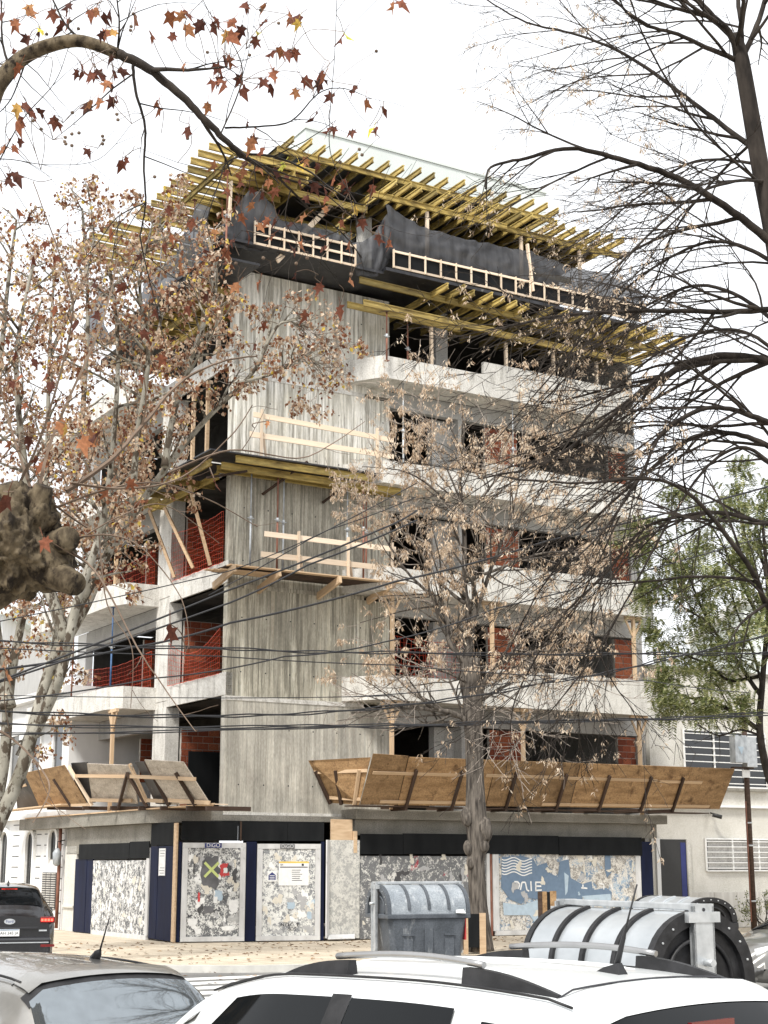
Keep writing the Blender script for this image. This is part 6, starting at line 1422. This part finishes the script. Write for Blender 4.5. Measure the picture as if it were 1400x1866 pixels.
sh = [([(70,900),(95,800),(160,650),(195,560),(215,470)], .012, .004, .3), ([(120,895),(200,840),(260,775),(325,700),(400,660),(470,648)], .018, .005, .6), ([(100,925),(200,890),(290,880),(380,910),(470,960)], .008, .003, .4), ([(30,890),(80,780),(130,590),(120,500),(60,330)], .010, .003, -.3), ([(60,900),(20,780),(-10,650),(-20,560)], .010, .003, .2), ([(130,1005),(180,1050),(250,1180),(290,1240),(350,1325),(360,1330)], .008, .002, -.3), ([(135,980),(200,975),(260,1000),(330,1090),(345,1180)], .007, .002, -.2), ([(100,920),(160,960),(60,860),(10,760)], .008, .002, .2), ([(140,985),(220,940),(300,920),(400,990)], .006, .002, .3), ([(-30,1320),(20,1345),(70,1395),(90,1440),(60,1500)], .009, .003, -.4), ([(180,970),(195,1100),(240,1180),(238,1290)], .005, .002, -.2), ([(310,860),(420,820),(540,835),(600,812),(665,768)], .007, .002, .5), ([(130,880),(230,890),(330,870),(420,795),(460,738)], .009, .003, .4), ([(-20,870),(40,800),(140,790),(240,860)], .007, .002, .3)]
T2 = Tree(65, seg=.16, wob=.2, grav=(0,0,.0), ratio=.5, rmin=.002, ang=(30,65), dens=1.5, maxlvl=3)
for pts, r0, r1, dy in sh: T2.limb(PX(pts, 7.9, dy), r0, r1, 2, dens=1.3, start=.15, L=.8)
near = thing('plane_tree', 'near plane tree with knobbly pollard head and big brown leaves', 'tree', tuple(nt_), FW)
part('trunk', tm.mb, 'bark_near', near); part('pollard_head', kb_, 'bark_near', near); part('limb', tm2.mb, 'bark_near', near); part('limb', T.mb, 'bark_dark', near); part('shoot', T2.mb, 'twig_brown', near)
part('twig', T.fine, 'bark_dark', near, kind='stuff'); part('twig', T2.fine, 'twig_brown', near, kind='stuff')
# leaf blades: five pointed lobes, folded along the midrib
def plane_leaf(seed):
    rr = random.Random(seed); pts = [(0,-.02)]
    for a, r_ in ((-150,.34),(-118,.58),(-95,.36),(-62,.80),(-38,.42),(0,1.0),(38,.42),(62,.80),(95,.36),(118,.58),(150,.34)):
        r2_ = r_*rr.uniform(.75,1.12); pts.append((math.sin(R_(a))*r2_*.62, .30+math.cos(R_(a))*r2_*.70))
    cu, tw = rr.uniform(.3, 1.0), rr.uniform(-.4,.4)
    fo = rr.uniform(.1, .75)
    def b(x, y): return (x*(1-.35*fo), y-.15*cu*max(0, y-.5)**2, fo*abs(x)*.8-cu*.7*x*x-.35*cu*(y-.3)**2+tw*x*y*1.6+.07*math.sin(9*x+6*y+seed))
    mb = MB(); c = b(0, .30); vs = [c]+[b(*p) for p in pts]; n = len(pts)
    mb.add(vs, [(0, i+1, (i+1)%n+1) for i in range(n)], True); mb.bar((0,-.02,0), (rr.uniform(-.08,.08),-.45,.05), .018, .018); return mb.mesh('leaf', 'leaf_big')
LEAF = [plane_leaf(k) for k in range(14)]
sk = T.all+[(p, .02) for p in top_limb]; skp = np.array([tuple(p) for p, r in sk]); sk2 = np.array([tuple(p) for p, r in T2.all])
twg = MB(); rr = random.Random(91); nleaf = 0
def hang(px, py, Y, size, arr, dirn=None):
    global nleaf
    p = pW(px, py, Y); dd = ((arr-np.array(p))**2).sum(1); q = Vector(arr[int(dd.argmin())])
    dv_ = (q-p); L_ = dv_.length
    if L_ > .04:
        m_ = p.lerp(q, .5)+Vector((rr.gauss(0,.08), rr.gauss(0,.05), rr.gauss(.03,.06)))*min(1, L_*1.5); twg.tube(smooth_pts([p, m_, q], 4), .0032, 3, False)
    down = Vector((rr.gauss(0,.45), rr.gauss(0,.35), -1)).normalized(); n_ = rvec(rr); x = down.cross(n_).normalized(); z = x.cross(down)
    s_ = size*1.0
    m4 = Matrix(((x.x*s_, down.x*s_, z.x*s_, p.x),(x.y*s_, down.y*s_, z.y*s_, p.y),(x.z*s_, down.z*s_, z.z*s_, p.z),(0,0,0,1)))
    piece('leaf', LEAF[rr.randrange(14)], near, m4); nleaf += 1
top_px = [(60,10),(95,18),(55,70),(22,92),(120,40),(162,25),(188,60),(205,18),(150,122),(166,132),(197,150),(205,112),(216,128),(305,22),(335,22),(333,48),(370,38),(318,62),(275,60),(390,33),(425,36),(440,48),(419,60),(450,8),(485,8),(487,38),(472,68),(530,28),(546,30),(243,30),(628,62),(335,118),(388,118),(415,104),(424,108),(437,138),(398,146),(412,150),(440,158),(485,146),(490,154),(546,143),(582,146),(587,130),(539,163),(495,128),(505,90),(526,92),(382,188),(345,230),(446,220),(464,248),(288,186),(225,292),(154,272),(481,272),(101,220),(50,192),(35,255),(25,265),(65,200),(178,182),(206,180),(162,190),(695,196),(682,232),(653,160),(666,182),(577,206),(609,172),(604,232),(640,238),(145,120),(175,132),(190,140),(207,132),(30,212),(8,268),(18,318),(10,330),(40,190),(35,40),(10,20),(125,8),(28,110),(75,55),(210,60),(180,18),(718,5)]
for px, py in top_px: [hang(px+rr.uniform(-3,3)+q_*rr.uniform(-10,10), py-4+q_*rr.uniform(-8,8), YN+rr.uniform(-.5,.9), rr.uniform(.12,.18), skp) for q_ in range(2 if rr.random() < .55 else 1)]
mid_px = [(445,310),(500,310),(520,325),(590,345),(660,400),(690,430),(455,345),(435,360),(415,345),(560,360),(600,380),(630,330),(680,340),(490,400),(450,425),(390,420),(370,455),(350,400),(330,480),(540,500),(640,510),(560,570),(380,540),(340,560),(230,520),(150,480),(60,470),(100,560),(200,420),(260,470),(430,320),(452,296),(418,315),(470,300),(440,335),(490,330),(395,300),(520,300),(560,290),(580,300),(545,330),(570,335),(610,325),(640,345),(600,360),(545,300),(505,345),(480,355),(460,370),(440,390),(428,380),(505,400),(535,410),(560,395),(625,405),(645,380),(470,410),(500,430),(550,440),(580,430),(640,440),(530,455),(600,450),(425,440),(410,455),(710,440),(700,415),(620,560),(585,520),(435,520),(475,515),(480,590),(285,565),(300,650),(465,630),(305,380),(405,380),(175,510),(180,570),(255,605),(310,430),(300,445),(85,443),(30,385),(105,470),(125,410)]
for px, py in mid_px: hang(px, py-5, YN+.4+rr.uniform(-.3,.6), rr.uniform(.105,.155), skp)
near_px = [(35,900,.16),(15,905,.15),(60,905,.15),(165,790,.16),(150,800,.15),(180,795,.13),(78,985,.12),(310,1145,.15),(200,890,.13),(235,880,.10),(110,770,.11),(70,840,.08),(50,800,.10),(20,810,.09),(80,850,.10),(30,830,.08),(120,780,.09),(45,740,.07),(95,700,.09),(85,690,.08),(20,700,.07),(230,790,.06),(390,880,.075),(255,690,.06),(60,660,.08),(30,650,.08),(140,590,.09),(10,620,.08),(55,400,.07),(25,415,.07),(40,690,.06),(490,775,.05),(10,1230,.10),(165,770,.08)]
for px, py, s_ in near_px: hang(px, py-8, 7.6+rr.uniform(-.2,.5), s_, sk2)
part('leaf_stalk', twg, 'twig_brown', near, kind='stuff')
sb = MB(); rs = random.Random(15)
for px, py in [(85,62),(128,38),(143,52),(238,55),(239,48),(215,100),(118,258),(120,262),(131,244),(144,242),(119,250),(131,265),(187,248),(187,262),(189,255),(213,208),(215,218),(132,205),(455,100),(378,95),(243,25),(475,18),(508,42),(455,300),(686,93),(620,295),(655,272),(660,282),(255,355),(282,322),(342,252),(75,235),(60,220),(480,470),(540,480),(560,470),(430,480),(340,480),(505,560),(640,500)]:
    c = pW(px, py, YN+.2); bm = bmesh.new(); bmesh.ops.create_icosphere(bm, subdivisions=1, radius=.016); sb.add([tuple(c+v.co) for v in bm.verts], [[v.index for v in f.verts] for f in bm.faces]); bm.free()
    q = Vector(skp[int(((skp-np.array(c))**2).sum(1).argmin())]); sb.tube([c, c.lerp(q,.5)+Vector((.02,0,.03)), q], .0021, 3, False)
part('seed_ball', sb, 'twig_brown', near, kind='stuff')

# --- feathery green tree by the cream house
YG = 42.5
T = Tree(201, seg=.3, wob=.2, grav=(0,0,.01), ratio=.6, rmin=.009, ang=(25,65), dens=2.4, maxlvl=3)
tm = Tree(202, wob=0); gb = Vector((pW(1440,1600,YG).x, YG, -.13))
tm.limb([gb, gb+Vector((0,0,2)), pW(1425,1470,YG), pW(1400,1410,YG), pW(1385,1330,YG), pW(1390,1240,YG), pW(1400,1100,YG), pW(1390,950,YG)], .2, .06, dens=0, n=8, rs=[.22,.17,.13,.115,.10,.085,.06,.04])
for pts, r0, dy in [([(1385,1330),(1340,1300),(1290,1275),(1250,1270),(1225,1250)], .08, -.5), ([(1388,1270),(1340,1200),(1290,1130),(1250,1040),(1210,960)], .07, 1.5), ([(1395,1100),(1370,1020),(1350,940),(1340,880)], .05, 1.0), ([(1398,1200),(1420,1150),(1440,1120)], .05, -.8), ([(1392,1260),(1370,1180),(1345,1120),(1330,1060)], .05, -1.2), ([(1396,1050),(1385,980),(1400,900)], .04, .8), ([(1392,1230),(1330,1240),(1290,1210),(1240,1190),(1205,1170)], .06, 2.0), ([(1395,1150),(1350,1060),(1310,980),(1270,920)], .06, 1.5), ([(1395,1180),(1430,1080),(1420,950)], .06, .5), ([(1385,1340),(1350,1330),(1310,1340),(1270,1320)], .04, -1.0), ([(1290,1130),(1250,1110),(1220,1080),(1190,1070)], .04, 2.5), ([(1250,1040),(1200,1010),(1170,970)], .035, 2.5)]: T.limb(PX(pts, YG, dy), r0, .015, 2, dens=4.5, L=2.3)
t = thing('feathery_tree', 'feathery green tree rising before the cream house', 'tree', tuple(gb), FW)
part('trunk', tm.mb, 'bark_dark', t); part('limb', T.mb, 'bark_dark', t); part('twig', T.fine, 'bark_dark', t, kind='stuff')
rr = random.Random(44); mb = MB(); cg_ = {}; tips = [q for q in T.tips if q[0].z > 6.0]
for k in range(40000):          # a frond: a drooping midrib with pairs of narrow leaflets
    q, d = tips[rr.randrange(len(tips))]; q = q+rvec(rr)*.3; kk = (int(q.x/.7), int(q.y/.7), int(q.z/.7)); cg_[kk] = cg_.get(kk, 0)+1
    if cg_[kk] > 13: continue
    a = (rvec(rr)+Vector((0,0,-.25))).normalized(); L_ = rr.uniform(.25,.5); sd = a.cross(Vector((0,0,1)))
    if sd.length < .1: continue
    sd.normalize()
    for j in range(7):
        c = q+a*L_*j/7+Vector((0,0,-.10*(j/7)**2))
        for s_ in (-1, 1): mb.add([c, c+sd*s_*.14*(1-.05*j)+a*.035, c+sd*s_*.125+a*.09], [(0,1,2)])
part('crown', mb, 'leaf_green', t, kind='stuff')
# shrub by the utility pole
T = Tree(301, seg=.12, wob=.25, ratio=.6, rmin=.005, dens=3, maxlvl=3); sb_ = pR(1395, 1660, -1.2)
for k in range(7): T.grow(Vector(B(sb_.x+rnd.uniform(-.3,.3), -1.2+rnd.uniform(-.2,.2), 0)), (rnd.uniform(-.5,.5), rnd.uniform(-.5,.5), 1), 1.1, .02, 1)
t = thing('shrub', 'small leafy shrub at the foot of the utility pole', 'shrub', tuple(B(sb_.x, -1.2, 0)), FW)
part('stem', T.mb, 'bark_dark', t); part('twig', T.fine, 'bark_dark', t, kind='stuff'); part('crown', leafcloud(T.tips, random.Random(6), 700, .07, .2, .5, .06), 'leaf_green', t, kind='stuff')
